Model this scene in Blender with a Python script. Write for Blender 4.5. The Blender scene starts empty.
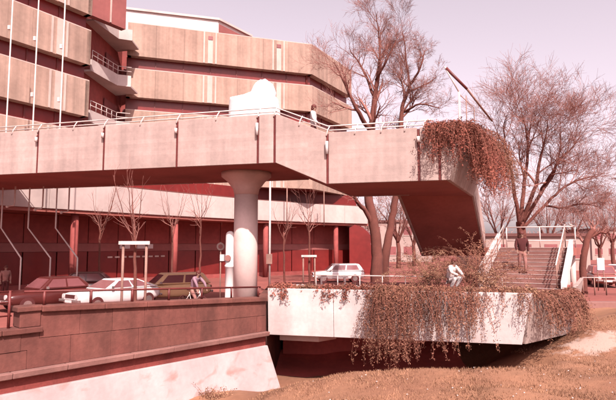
import bpy, bmesh, math, random
from mathutils import Vector, Matrix
R = math.radians
rnd = random.Random(7)

# ------------------------------------------------------------------ camera, sky, sun, exposure
SC = bpy.context.scene
COL = SC.collection
EYE = 2.8
FPX = 520.0                       # focal length in photograph pixels (616 wide)
PITCH = math.atan(46 / 520)
cam_d = bpy.data.cameras.new('camera')
cam = bpy.data.objects.new('camera', cam_d)
COL.objects.link(cam)
cam.location = (0, 0, EYE)
cam.rotation_euler = (math.pi / 2 + PITCH, 0, 0)
cam_d.sensor_width = 36
cam_d.lens = 36 * FPX / 616
cam_d.clip_start = 0.1
cam_d.clip_end = 8000
SC.camera = cam

SUN_EL, SUN_AZ = R(47), R(-15)   # behind the camera, a little to its right
W = bpy.data.worlds.new('World')
SC.world = W
W.use_nodes = True
wn, wl = W.node_tree.nodes, W.node_tree.links
wn.clear()
sky = wn.new('ShaderNodeTexSky')
sky.sky_type = 'NISHITA'
sky.sun_disc = False
sky.sun_elevation = SUN_EL
sky.sun_rotation = math.pi + SUN_AZ
sky.air_density = 1.0
sky.dust_density = 3.0
hs = wn.new('ShaderNodeHueSaturation')
hs.inputs['Saturation'].default_value = 0.22
mx = wn.new('ShaderNodeMix')
mx.data_type = 'RGBA'
mx.blend_type = 'MULTIPLY'
mx.inputs[0].default_value = 1.0
mx.inputs[7].default_value = (1.0, 0.80, 0.845, 1)
bg = wn.new('ShaderNodeBackground')
bg.inputs['Strength'].default_value = 0.14
wo = wn.new('ShaderNodeOutputWorld')
wl.new(sky.outputs[0], hs.inputs['Color'])
wl.new(hs.outputs[0], mx.inputs[6])
wl.new(mx.outputs[2], bg.inputs['Color'])
wl.new(bg.outputs[0], wo.inputs['Surface'])

sun_d = bpy.data.lights.new('sun', 'SUN')
sun_d.energy = 5.0
sun_d.angle = R(0.6)
sun_d.color = (1.0, 0.90, 0.84)
sun = bpy.data.objects.new('sun', sun_d)
COL.objects.link(sun)
sdir = Vector((-math.sin(SUN_AZ) * math.cos(SUN_EL), -math.cos(SUN_AZ) * math.cos(SUN_EL), math.sin(SUN_EL)))
sun.rotation_euler = sdir.to_track_quat('Z', 'Y').to_euler()
sun.location = (0, -10, 30)

SC.view_settings.view_transform = 'Standard'
SC.view_settings.look = 'None'
SC.view_settings.exposure = 1.0
SC.view_settings.gamma = 1.0
SC.view_settings.use_curve_mapping = False

# ------------------------------------------------------------------ helpers
_cp, _sp = math.cos(PITCH), math.sin(PITCH)
def at(x, y, Y):
    """World point at forward distance Y seen at photograph pixel x, y (used to survey the place)."""
    u, v = (x - 308) / FPX, (200 - y) / FPX
    k = Y / (_cp - v * _sp)
    return Vector((u * k, Y, EYE + (_sp + v * _cp) * k))
def V(*a): return Vector(a)

def link(o, parent=None):
    COL.objects.link(o)
    if parent is not None:
        o.parent = parent
        if parent.type == 'EMPTY':
            o.matrix_parent_inverse = Matrix.Translation(parent.location).inverted()
    return o
def mk(name, verts, faces, mat, parent=None, smooth=False, bevel=0):
    me = bpy.data.meshes.new(name)
    me.from_pydata([tuple(v) for v in verts], [], faces)
    me.update()
    if mat is not None: me.materials.append(mat)
    if smooth: me.polygons.foreach_set('use_smooth', [True] * len(me.polygons))
    o = link(bpy.data.objects.new(name, me), parent)
    if bevel:
        b = o.modifiers.new('bevel', 'BEVEL')
        b.width = bevel; b.segments = 2; b.limit_method = 'ANGLE'
    return o
def tag(o, label, cat, group=None):
    o['label'] = label; o['category'] = cat
    if group: o['group'] = group
    return o
def thing(name, label, cat, loc=(0, 0, 0), group=None):
    o = bpy.data.objects.new(name, None)
    o.empty_display_size = 0.2
    o.location = loc
    COL.objects.link(o)
    return tag(o, label, cat, group)
def structure(o):
    o['kind'] = 'structure'; return o
def stuff(o, label=None, cat=None):
    o['kind'] = 'stuff'
    if label: o['label'] = label
    if cat: o['category'] = cat
    return o
def copy_tree(o, parent=None):
    c = o.copy()
    COL.objects.link(c)
    c.parent = parent
    for ch in list(o.children): copy_tree(ch, c)
    return c

class MB:
    """collects shapes for one mesh"""
    def __init__(s): s.v, s.f = [], []
    def add(s, vs, fs):
        n = len(s.v)
        s.v += [Vector(v) for v in vs]
        s.f += [tuple(i + n for i in f) for f in fs]
        return s
    def hexa(s, b, t):                     # four bottom corners, four top corners
        return s.add(list(b) + list(t), [(3, 2, 1, 0), (4, 5, 6, 7), (0, 1, 5, 4), (1, 2, 6, 5), (2, 3, 7, 6), (3, 0, 4, 7)])
    def box(s, x0, x1, y0, y1, z0, z1):
        return s.hexa([(x0, y0, z0), (x1, y0, z0), (x1, y1, z0), (x0, y1, z0)], [(x0, y0, z1), (x1, y0, z1), (x1, y1, z1), (x0, y1, z1)])
    def prism(s, poly, z0, z1):            # counter-clockwise plan polygon; z0/z1 numbers or lists
        n = len(poly)
        zb = z0 if isinstance(z0, (list, tuple)) else [z0] * n
        zt = z1 if isinstance(z1, (list, tuple)) else [z1] * n
        vs = [(p[0], p[1], zb[i]) for i, p in enumerate(poly)] + [(p[0], p[1], zt[i]) for i, p in enumerate(poly)]
        fs = [tuple(range(n - 1, -1, -1)), tuple(range(n, 2 * n))]
        fs += [(i, (i + 1) % n, n + (i + 1) % n, n + i) for i in range(n)]
        return s.add(vs, fs)
    def wall(s, A, B, zA, zB, t, batter=0, back=None):
        """slab from plan point A to B (face on the right-hand side of A->B), zA=(bottom, top) at A"""
        A, B = V(A[0], A[1], 0), V(B[0], B[1], 0)
        d = (B - A).normalized()
        n = V(d.y, -d.x, 0)
        i0 = -n * batter
        a0, b0 = A + i0, B + i0
        q = -n * t
        bot = [V(a0.x, a0.y, zA[0]), V(b0.x, b0.y, zB[0]), V((B + q).x, (B + q).y, zB[0]), V((A + q).x, (A + q).y, zA[0])]
        top = [V(A.x, A.y, zA[1]), V(B.x, B.y, zB[1]), V((B + q).x, (B + q).y, zB[1]), V((A + q).x, (A + q).y, zA[1])]
        return s.hexa(bot, top)
    def tube(s, pts, rad, n=8, cap=True):
        pts = [Vector(p) for p in pts]
        if not isinstance(rad, (list, tuple)): rad = [rad] * len(pts)
        base = len(s.v)
        prev = None
        for i, p in enumerate(pts):
            d = (pts[min(i + 1, len(pts) - 1)] - pts[max(i - 1, 0)])
            d = d.normalized() if d.length > 1e-9 else V(0, 0, 1)
            if prev is None:
                a = V(0, 0, 1) if abs(d.z) < 0.9 else V(1, 0, 0)
                u = d.cross(a).normalized()
            else:
                u = prev - d * prev.dot(d)
                u = u.normalized() if u.length > 1e-6 else d.orthogonal().normalized()
            prev = u
            w = d.cross(u)
            for k in range(n):
                an = 2 * math.pi * k / n
                s.v.append(p + (u * math.cos(an) + w * math.sin(an)) * rad[i])
        for i in range(len(pts) - 1):
            for k in range(n):
                a, b = base + i * n + k, base + i * n + (k + 1) % n
                s.f.append((a, b, b + n, a + n))
        if cap:
            s.f.append(tuple(base + k for k in range(n - 1, -1, -1)))
            s.f.append(tuple(base + (len(pts) - 1) * n + k for k in range(n)))
        return s
    def lathe(s, c, prof, n=24):           # prof: (radius, z) bottom to top
        base = len(s.v)
        for r, z in prof:
            for k in range(n):
                a = 2 * math.pi * k / n
                s.v.append(V(c[0] + r * math.cos(a), c[1] + r * math.sin(a), z))
        for i in range(len(prof) - 1):
            for k in range(n):
                a, b = base + i * n + k, base + i * n + (k + 1) % n
                s.f.append((a, b, b + n, a + n))
        s.f.append(tuple(base + k for k in range(n - 1, -1, -1)))
        s.f.append(tuple(base + (len(prof) - 1) * n + k for k in range(n)))
        return s
    def sphere(s, c, r, n=12, m=8, sc=(1, 1, 1)):
        c = Vector(c); base = len(s.v)
        s.v.append(c - V(0, 0, r * sc[2]))
        for i in range(1, m):
            t = -math.pi / 2 + math.pi * i / m
            for k in range(n):
                a = 2 * math.pi * k / n
                s.v.append(c + V(r * sc[0] * math.cos(t) * math.cos(a), r * sc[1] * math.cos(t) * math.sin(a), r * sc[2] * math.sin(t)))
        s.v.append(c + V(0, 0, r * sc[2]))
        top = len(s.v) - 1
        for k in range(n):
            s.f.append((base, base + 1 + (k + 1) % n, base + 1 + k))
            s.f.append((top, top - n + k, top - n + (k + 1) % n))
        for i in range(m - 2):
            for k in range(n):
                a, b = base + 1 + i * n + k, base + 1 + i * n + (k + 1) % n
                s.f.append((a, b, b + n, a + n))
        return s
    def build(s, name, mat, parent=None, smooth=False, bevel=0):
        return mk(name, s.v, s.f, mat, parent, smooth, bevel)

# ------------------------------------------------------------------ materials
ALB = 0.43
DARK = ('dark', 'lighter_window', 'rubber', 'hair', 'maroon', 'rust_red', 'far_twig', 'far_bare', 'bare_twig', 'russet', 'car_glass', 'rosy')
WHITE = ('white', 'chrome', 'headlamp')
def mat(name, col, rough=0.8, var=0.12, scale=1.5, streak=None, boards=None, bump=0.0, bscale=30, spec=0.3, metal=0.0, tint=None, patch=None):
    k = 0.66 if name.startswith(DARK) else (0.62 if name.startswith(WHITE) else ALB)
    col = [x * k for x in col]
    if tint: tint = [x * k for x in tint]
    m = bpy.data.materials.new(name)
    m.use_nodes = True
    n, l = m.node_tree.nodes, m.node_tree.links
    b = n['Principled BSDF']
    b.inputs['Roughness'].default_value = rough
    b.inputs['Specular IOR Level'].default_value = spec
    b.inputs['Metallic'].default_value = metal
    tc = n.new('ShaderNodeTexCoord')
    def noise(sc, det=5, mapping=None, dist=0.0):
        t = n.new('ShaderNodeTexNoise')
        t.inputs['Scale'].default_value = sc
        t.inputs['Detail'].default_value = det
        t.inputs['Distortion'].default_value = dist
        if mapping:
            mp = n.new('ShaderNodeMapping')
            mp.inputs['Scale'].default_value = mapping
            l.new(tc.outputs['Object'], mp.inputs[0])
            l.new(mp.outputs[0], t.inputs['Vector'])
        else:
            l.new(tc.outputs['Object'], t.inputs['Vector'])
        return t.outputs['Fac']
    def ramp(src, lo, hi, p0=0.3, p1=0.7):
        r = n.new('ShaderNodeMapRange')
        r.inputs['From Min'].default_value = p0; r.inputs['From Max'].default_value = p1
        r.inputs['To Min'].default_value = lo; r.inputs['To Max'].default_value = hi
        l.new(src, r.inputs['Value'])
        return r.outputs[0]
    def mul(a, bb):
        t = n.new('ShaderNodeMath'); t.operation = 'MULTIPLY'
        l.new(a, t.inputs[0]); l.new(bb, t.inputs[1])
        return t.outputs[0]
    f = ramp(noise(scale), 1 - var, 1 + var)
    f = mul(f, ramp(noise(scale * 9), 1 - var * 0.6, 1 + var * 0.6))
    if streak: f = mul(f, ramp(noise(1.0, 4, streak), 1 - var * 1.3, 1 + var * 1.3))
    hgt = None
    if boards:                                 # ('z' or 'h', spacing) : board marks of the formwork
        mp = n.new('ShaderNodeMapping')
        s = 1.0 / boards[1]
        mp.inputs['Scale'].default_value = (0.02, 0.02, s) if boards[0] == 'z' else (s, s, 0.02)
        l.new(tc.outputs['Object'], mp.inputs[0])
        vo = n.new('ShaderNodeTexWhiteNoise')
        vo.noise_dimensions = '3D'
        sn = n.new('ShaderNodeVectorMath'); sn.operation = 'FLOOR'
        l.new(mp.outputs[0], sn.inputs[0]); l.new(sn.outputs[0], vo.inputs['Vector'])
        f = mul(f, ramp(vo.outputs['Value'], 1 - var * 0.45, 1 + var * 0.45, 0, 1))
        hgt = vo.outputs['Value']
    oi = n.new('ShaderNodeObjectInfo')
    f = mul(f, ramp(oi.outputs['Random'], 1 - var * 0.35, 1 + var * 0.35, 0, 1))
    c = n.new('ShaderNodeMix'); c.data_type = 'RGBA'; c.blend_type = 'MIX'
    c.inputs[6].default_value = (*(tint or [x * 0.72 for x in col]), 1)
    c.inputs[7].default_value = (*col, 1)
    l.new(ramp(noise(scale * 0.6, 6), 0, 1, 0.25, 0.55), c.inputs[0])
    mm = n.new('ShaderNodeVectorMath'); mm.operation = 'SCALE'
    l.new(c.outputs[2], mm.inputs[0]); l.new(f, mm.inputs['Scale'])
    out = mm.outputs[0]
    if patch: out = patch(n, l, tc, out, noise, ramp)
    l.new(out, b.inputs['Base Color'])
    if bump or hgt is not None:
        bp = n.new('ShaderNodeBump')
        bp.inputs['Strength'].default_value = max(bump, 0.15)
        bp.inputs['Distance'].default_value = 0.02
        src = noise(bscale)
        if hgt is not None:
            ad = n.new('ShaderNodeMath'); ad.operation = 'ADD'
            l.new(src, ad.inputs[0]); l.new(hgt, ad.inputs[1]); src = ad.outputs[0]
        l.new(src, bp.inputs['Height'])
        l.new(bp.outputs[0], b.inputs['Normal'])
    return m

M = {}
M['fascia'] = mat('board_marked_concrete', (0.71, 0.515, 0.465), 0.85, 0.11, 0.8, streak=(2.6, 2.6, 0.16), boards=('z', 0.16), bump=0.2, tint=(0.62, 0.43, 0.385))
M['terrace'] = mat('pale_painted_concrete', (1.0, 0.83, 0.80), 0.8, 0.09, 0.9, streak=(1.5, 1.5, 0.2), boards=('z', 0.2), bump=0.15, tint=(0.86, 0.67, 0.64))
M['column'] = mat('pale_render', (1.12, 0.80, 0.74), 0.75, 0.05, 1.2, bump=0.1)
M['deckslab'] = mat('shade_red_slab', (0.62, 0.19, 0.155), 0.9, 0.10, 0.7, bump=0.15)  # concrete reddened: the shade on the soffits is put into the colour
M['spandrel'] = mat('ribbed_concrete', (0.64, 0.42, 0.335), 0.9, 0.13, 0.5, streak=(2.2, 2.2, 0.03), boards=('h', 0.22), bump=0.3, tint=(0.57, 0.36, 0.285))
M['rib'] = mat('light_pilaster', (0.95, 0.70, 0.62), 0.8, 0.05, 1.0)
M['lowband'] = mat('pale_band_concrete', (0.92, 0.70, 0.65), 0.85, 0.08, 0.4, streak=(0.8, 0.8, 0.1), bump=0.1)
M['glass'] = mat('dark_window_glass', (0.20, 0.021, 0.019), 0.32, 0.2, 0.25, spec=0.35)
M['glass2'] = mat('lighter_window_glass', (0.30, 0.10, 0.10), 0.25, 0.1, 0.4, spec=0.4)
M['darkwall'] = mat('dark_shade_red', (0.33, 0.072, 0.064), 0.8, 0.2, 0.35, tint=(0.27, 0.052, 0.046))  # red of the recess and ground-floor shade put into the colour
M['darkpanel'] = mat('dark_metal_panel', (0.33, 0.105, 0.095), 0.6, 0.1, 0.4)
M['white'] = mat('white_render', (0.86, 0.74, 0.72), 0.8, 0.03, 0.6)
M['balcony'] = mat('balcony_concrete', (1.0, 0.80, 0.75), 0.85, 0.05, 0.8)
M['roof'] = mat('roof_felt', (0.25, 0.10, 0.09), 0.95, 0.1, 0.5)
M['whitemetal'] = mat('white_painted_steel', (0.82, 0.66, 0.62), 0.5, 0.06, 3.0)
M['darkmetal'] = mat('dark_painted_steel', (0.16, 0.030, 0.027), 0.5, 0.15, 3.0)
M['stone'] = mat('sandstone_slab', (0.27, 0.092, 0.072), 0.9, 0.20, 0.9, streak=(2, 2, 0.5), bump=0.3, bscale=18, tint=(0.215, 0.064, 0.052))
M['ledge'] = mat('ledge_stone', (0.46, 0.22, 0.19), 0.9, 0.16, 1.0, bump=0.2, tint=(0.34, 0.14, 0.12))
def lowdirt(n, l, tc, out, noise, ramp):
    m2 = n.new('ShaderNodeMix'); m2.data_type = 'RGBA'
    l.new(ramp(noise(1.1, 8, (1, 1, 1.6), 0.6), 0, 0.75, 0.56, 0.68), m2.inputs[0])
    l.new(out, m2.inputs[6]); m2.inputs[7].default_value = (0.24, 0.12, 0.10, 1)
    return m2.outputs[2]
M['basewall'] = mat('limewashed_base', (0.78, 0.60, 0.59), 0.9, 0.09, 0.7, streak=(1.6, 1.6, 0.25), bump=0.3, bscale=12, tint=(0.66, 0.47, 0.46), patch=lowdirt)
M['road'] = mat('asphalt', (0.46, 0.13, 0.105), 0.95, 0.12, 0.3, bump=0.2, bscale=80)
M['pave'] = mat('pavement_slab', (0.48, 0.23, 0.20), 0.9, 0.1, 0.6)
def gravel(n, l, tc, out, noise, ramp):
    g = V(9.7, 18.0, 0)
    d = n.new('ShaderNodeVectorMath'); d.operation = 'SUBTRACT'
    l.new(tc.outputs['Object'], d.inputs[0]); d.inputs[1].default_value = (g.x, g.y, 0)
    s = n.new('ShaderNodeVectorMath'); s.operation = 'MULTIPLY'
    l.new(d.outputs[0], s.inputs[0]); s.inputs[1].default_value = (0.95, 1.5, 0)
    ln = n.new('ShaderNodeVectorMath'); ln.operation = 'LENGTH'
    l.new(s.outputs[0], ln.inputs[0])
    a = n.new('ShaderNodeMath'); a.operation = 'ADD'
    l.new(ln.outputs['Value'], a.inputs[0]); l.new(ramp(noise(2.2, 8), -0.5, 0.5), a.inputs[1])
    m2 = n.new('ShaderNodeMix'); m2.data_type = 'RGBA'
    l.new(ramp(a.outputs[0], 0.8, 0.0, 0.75, 1.15), m2.inputs[0])
    l.new(out, m2.inputs[6]); m2.inputs[7].default_value = (0.33, 0.235, 0.20, 1)
    return m2.outputs[2]
M['grassland'] = mat('dry_turf', (0.46, 0.215, 0.125), 0.95, 0.16, 0.5, bump=0.6, bscale=14, tint=(0.36, 0.15, 0.09), patch=gravel)
M['blade'] = mat('dry_grass_blade', (0.54, 0.27, 0.16), 0.9, 0.25, 1.2)
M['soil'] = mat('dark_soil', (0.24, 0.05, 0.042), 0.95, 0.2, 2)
M['under'] = mat('undercroft_shade_red', (1.35, 0.30, 0.26), 0.9, 0.15, 0.6, bump=0.2)  # lifted red of the undercroft shade, painted into floor and back wall
M['bark'] = mat('bare_bark', (0.27, 0.085, 0.065), 0.95, 0.15, 1.5, bump=0.4, bscale=9)
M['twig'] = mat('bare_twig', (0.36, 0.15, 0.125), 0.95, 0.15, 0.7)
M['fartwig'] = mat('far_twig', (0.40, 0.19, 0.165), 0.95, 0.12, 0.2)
M['vine'] = mat('dry_trailing_leaf', (0.42, 0.185, 0.115), 0.9, 0.3, 0.9, tint=(0.30, 0.10, 0.07))
M['vine_light'] = mat('straw_leaf', (0.52, 0.28, 0.17), 0.9, 0.3, 1.1, tint=(0.42, 0.19, 0.12))
M['vine_dark'] = mat('russet_leaf', (0.31, 0.095, 0.065), 0.9, 0.3, 0.9, tint=(0.24, 0.06, 0.045))
M['stem'] = mat('russet_stem', (0.28, 0.10, 0.07), 0.9, 0.2, 2)
M['timber'] = mat('weathered_timber', (0.50, 0.27, 0.22), 0.9, 0.15, 3, streak=(8, 8, 0.4))
M['tarp'] = mat('white_canvas', (0.90, 0.84, 0.84), 0.7, 0.03, 1.0)
M['rubber'] = mat('rubber', (0.10, 0.02, 0.02), 0.9, 0.1, 5)
M['chrome'] = mat('chrome', (0.75, 0.6, 0.58), 0.2, 0.05, 5, metal=0.8)
M['lampglass'] = mat('headlamp_glass', (0.8, 0.68, 0.66), 0.15, 0.03, 5, spec=0.6)
M['carwhite'] = mat('white_car_paint', (0.86, 0.76, 0.75), 0.28, 0.02, 1, spec=0.5)
M['cartan'] = mat('mustard_car_paint', (1.2, 0.72, 0.40), 0.3, 0.03, 1, spec=0.5)
M['cardark'] = mat('maroon_car_paint', (0.11, 0.022, 0.02), 0.28, 0.04, 1, spec=0.5)
M['carred'] = mat('rust_red_car_paint', (0.36, 0.11, 0.09), 0.3, 0.04, 1, spec=0.5)
M['carglass'] = mat('car_glass', (0.24, 0.085, 0.09), 0.12, 0.05, 1, spec=0.6)
M['skin'] = mat('skin', (0.55, 0.30, 0.23), 0.6, 0.05, 8)
M['hair'] = mat('dark_hair', (0.13, 0.028, 0.022), 0.7, 0.15, 30)
M['cwhite'] = mat('white_cloth', (0.84, 0.72, 0.70), 0.9, 0.05, 5)
M['cdark'] = mat('dark_cloth', (0.09, 0.018, 0.018), 0.9, 0.12, 6)
M['cgrey'] = mat('rosy_grey_cloth', (0.34, 0.15, 0.13), 0.9, 0.1, 6)
M['clilac'] = mat('lilac_cloth', (0.50, 0.29, 0.36), 0.9, 0.08, 5)
M['sign'] = mat('white_sign', (0.84, 0.72, 0.70), 0.5, 0.03, 2)
M['pale'] = mat('far_pale_render', (0.66, 0.47, 0.42), 0.9, 0.06, 0.2)
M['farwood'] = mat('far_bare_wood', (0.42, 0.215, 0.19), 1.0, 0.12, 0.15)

# ------------------------------------------------------------------ plan of the place
def bridgeline(X): return 19.1 - 0.268 * (X + 1.25)
BN = V(0.259, 0.966, 0)                       # across the bridge, away from the camera
BW = 5.2
def bp(X, off=0.0):
    return V(X, bridgeline(X), 0) + BN * off
def x_on_line(px):                            # plan X where pixel column px meets the bridge face
    k = (px - 308) / FPX
    return k * (19.1 - 0.268 * 1.25) / (1 + 0.268 * k)

ZL, ZLT = 5.88, 7.74                          # soffit and parapet top, left span
ZR, ZRT = 5.03, 6.90                          # right span
EL = 0.62                                     # outward lean of the landing's end parapet
DK = 1.0                                      # deck above soffit
C0, C1, C2, C3 = -24.0, -1.25, 0.70, 4.80     # ends of the three spans
W0, W1 = V(-10.6, 9.7, 0), V(-1.55, 19.36, 0) # canal wall face
WD = (W1 - W0).normalized()
WNRM = V(WD.y, -WD.x, 0)

# ------------------------------------------------------------------ setting
def heights():
    A = [(0, 0, 1.15), (4, 0, 1.2), (-5, 0, 0.9), (8, 3, 1.2), (14, 6, 1.1), (0, 6, 0.35), (4, 8, 0.25), (8, 9, 0.3), (1, 10.5, -0.35), (4, 11, -0.18), (8, 12.5, -0.15),
         (1.9, 13.6, -0.34), (2.4, 14.1, -.45), (3, 13.7, -0.30), (3.6, 14.1, -.4), (4.2, 13.7, -0.30), (4.8, 14.1, -.4), (5.4, 13.8, -0.30), (6, 14.3, -.4), (6.6, 14.3, -0.40), (7.0, 15.0, -.45), (7.7, 15.4, -0.50), (7.8, 16.3, -.6), (1.2, 14.2, -.5), (0.7, 14.4, -0.66), (0.0, 14.9, -0.95), (-0.5, 15.8, -1.35), (-0.9, 16.8, -1.8),
         (1.5, 16.6, -2.5), (2.6, 16.3, -2.5), (3.6, 16.2, -2.5), (4.6, 16.2, -2.5), (5.6, 16.4, -2.4), (6.6, 17.0, -2.3), (7.1, 17.9, -1.9), (1, 18, -2.6), (3, 18, -2.6), (5, 18, -2.6), (6.6, 18, -2.5), (7.9, 18.6, -.9), (-0.8, 18.2, -2.4),
         (-3, 14.5, -2.4), (-6, 11.5, -2.4), (-9.5, 8, -2.4), (-6, 6, -1.2), (-2, 11, -1.6),
         (8.2, 17.2, -0.75), (8.9, 18.2, -0.40), (10.5, 19.0, -0.05), (12.5, 20, 0.22), (15, 22, 0.25), (18, 24, 0.1), (11, 15, -0.15), (14, 14, 0.4), (20, 14, 0.7), (30, 20, 0.4), (30, 8, 1.0),
         (0, 23, -2.6), (3, 22, -2.6), (6, 22, -2.4), (9.8, 23, -0.5), (14.5, 26, -0.15), (25, 26, -0.1), (40, 26, -0.1), (0, -12, 1.3), (20, -12, 1.3), (-14, -12, 0.5), (-14, 3, -1.5), (40, 0, 1.2)]
    def f(x, y):
        sw = s = 0
        for ax, ay, az in A:
            d = (x - ax) ** 2 + (y - ay) ** 2 + 0.6
            w = 1 / d ** 1.8
            sw += w; s += w * az
        return s / sw
    return f
TERR = heights()
def build_ground():
    mk('ground', [(-3000, -3000, -3.2), (3000, -3000, -3.2), (3000, 3000, -3.2), (-3000, 3000, -3.2)], [(0, 1, 2, 3)], M['grassland'])['kind'] = 'structure'
    # street level behind the canal wall and round the lower terrace, reaching the horizon
    b0, b1 = W0 - WNRM * 0.3, W1 - WNRM * 0.3
    far = W0 - WD * 60
    poly = [(far.x - 0.4, far.y), (b0.x, b0.y), (b1.x, b1.y), (-1.3, 26), (13.0, 26), (14.5, 25.6), (60, 25.6), (3000, 25.6), (3000, 3000), (-3000, 3000), (-3000, far.y)]
    structure(mk('street', [(x, y, 0) for x, y in poly], [tuple(range(len(poly)))], M['road']))
    # turf bank
    xs = [-14 + 0.45 * i for i in range(121)]
    ys = [-13 + 0.45 * i for i in range(88)]
    vs, fs, fu = [], [], []
    for y in ys:
        for x in xs:
            z = TERR(x, y) + 0.03 * math.sin(x * 2.1 + y) * math.sin(y * 1.7 - x) + rnd.uniform(-0.018, 0.018)
            vs.append((x, y, z))
    n = len(xs)
    for j in range(len(ys) - 1):
        for i in range(n - 1):
            c = V(xs[i] + 0.2, ys[j] + 0.2, 0)
            side = (c - W0).dot(WNRM)
            t = (c - W0).dot(WD)
            if side < -0.55 and t < 13.0: continue
            if side < -1.2 and c.x < 0.0 and c.y < 40 and c.y > 26: continue
            face = (j * n + i, j * n + i + 1, (j + 1) * n + i + 1, (j + 1) * n + i)
            (fu if (c.y > 17.4 and 2.6 < c.x < 5.6) or (c.y > 18.8 and 2.6 < c.x < 6.2) or (c.y > 21.7 and -2.5 < c.x < 6.6) else fs).append(face)  # cells beyond the sun's reach take the red shade colour
    structure(mk('grass_bank', vs, fs, M['grassland'], smooth=True))
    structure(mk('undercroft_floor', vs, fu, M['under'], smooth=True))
    structure(MB().box(12.6, 90, 25.2, 25.75, -.6, .12).build('kerb', M['pave'], bevel=.02))
    # pavement along the canal railing with a kerb
    p0, p1 = W0 - WD * 20 - WNRM * 0.45, W1 - WNRM * 0.45
    q = -WNRM * 1.6
    structure(MB().prism([(p0.x, p0.y), (p1.x, p1.y), ((p1 + q).x, (p1 + q).y), ((p0 + q).x, (p0 + q).y)], -0.1, 0.12).build('pavement', M['pave'], bevel=0.02))
build_ground()

def grass():
    mb = MB()
    r = random.Random(3)
    for i in range(52000):
        y = 9.0 + 11.5 * r.random() ** 1.2
        x = r.uniform(-2.2, 0.66 * y + 1)
        if y > 15.3 and x < 7.8: continue
        if (V(x, y, 0) - W0).dot(WNRM) < 0.9: continue
        g = V(9.7, 18.0, 0)
        if ((x - g.x) * .95) ** 2 + ((y - g.y) * 1.5) ** 2 < 0.75 and r.random() < 0.9: continue
        z = TERR(x, y) - 0.01
        h = r.uniform(0.025, 0.085) * (1.4 if r.random() < 0.06 else 1)
        a = r.uniform(0, 6.28); w = r.uniform(0.006, 0.013)
        dx, dy = math.cos(a) * w, math.sin(a) * w
        lx, ly = r.uniform(-.05, .05), r.uniform(-.05, .05)
        mb.add([(x - dx, y - dy, z), (x + dx, y + dy, z), (x + lx, y + ly, z + h)], [(0, 1, 2)])
    stuff(mb.build('grass', M['blade']), 'short dry straw coloured grass growing on the canal bank', 'grass')
    mb = MB()
    for i in range(90):
        y = 10.5 + 7 * r.random(); x = r.uniform(-0.5, 0.6 * y)
        if y > 14.2 and x < 8: continue
        z = TERR(x, y) + 0.03
        s = r.uniform(0.012, 0.026)
        mb.add([(x - s, y, z), (x, y - s, z + .01), (x + s, y, z), (x, y + s, z + .02), (x, y, z + s)], [(0, 1, 4), (1, 2, 4), (2, 3, 4), (3, 0, 4)])
    stuff(mb.build('daisy_scatter', M['cwhite']), 'tiny white daisies and scraps dotted over the turf', 'flowers')
grass()

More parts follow.
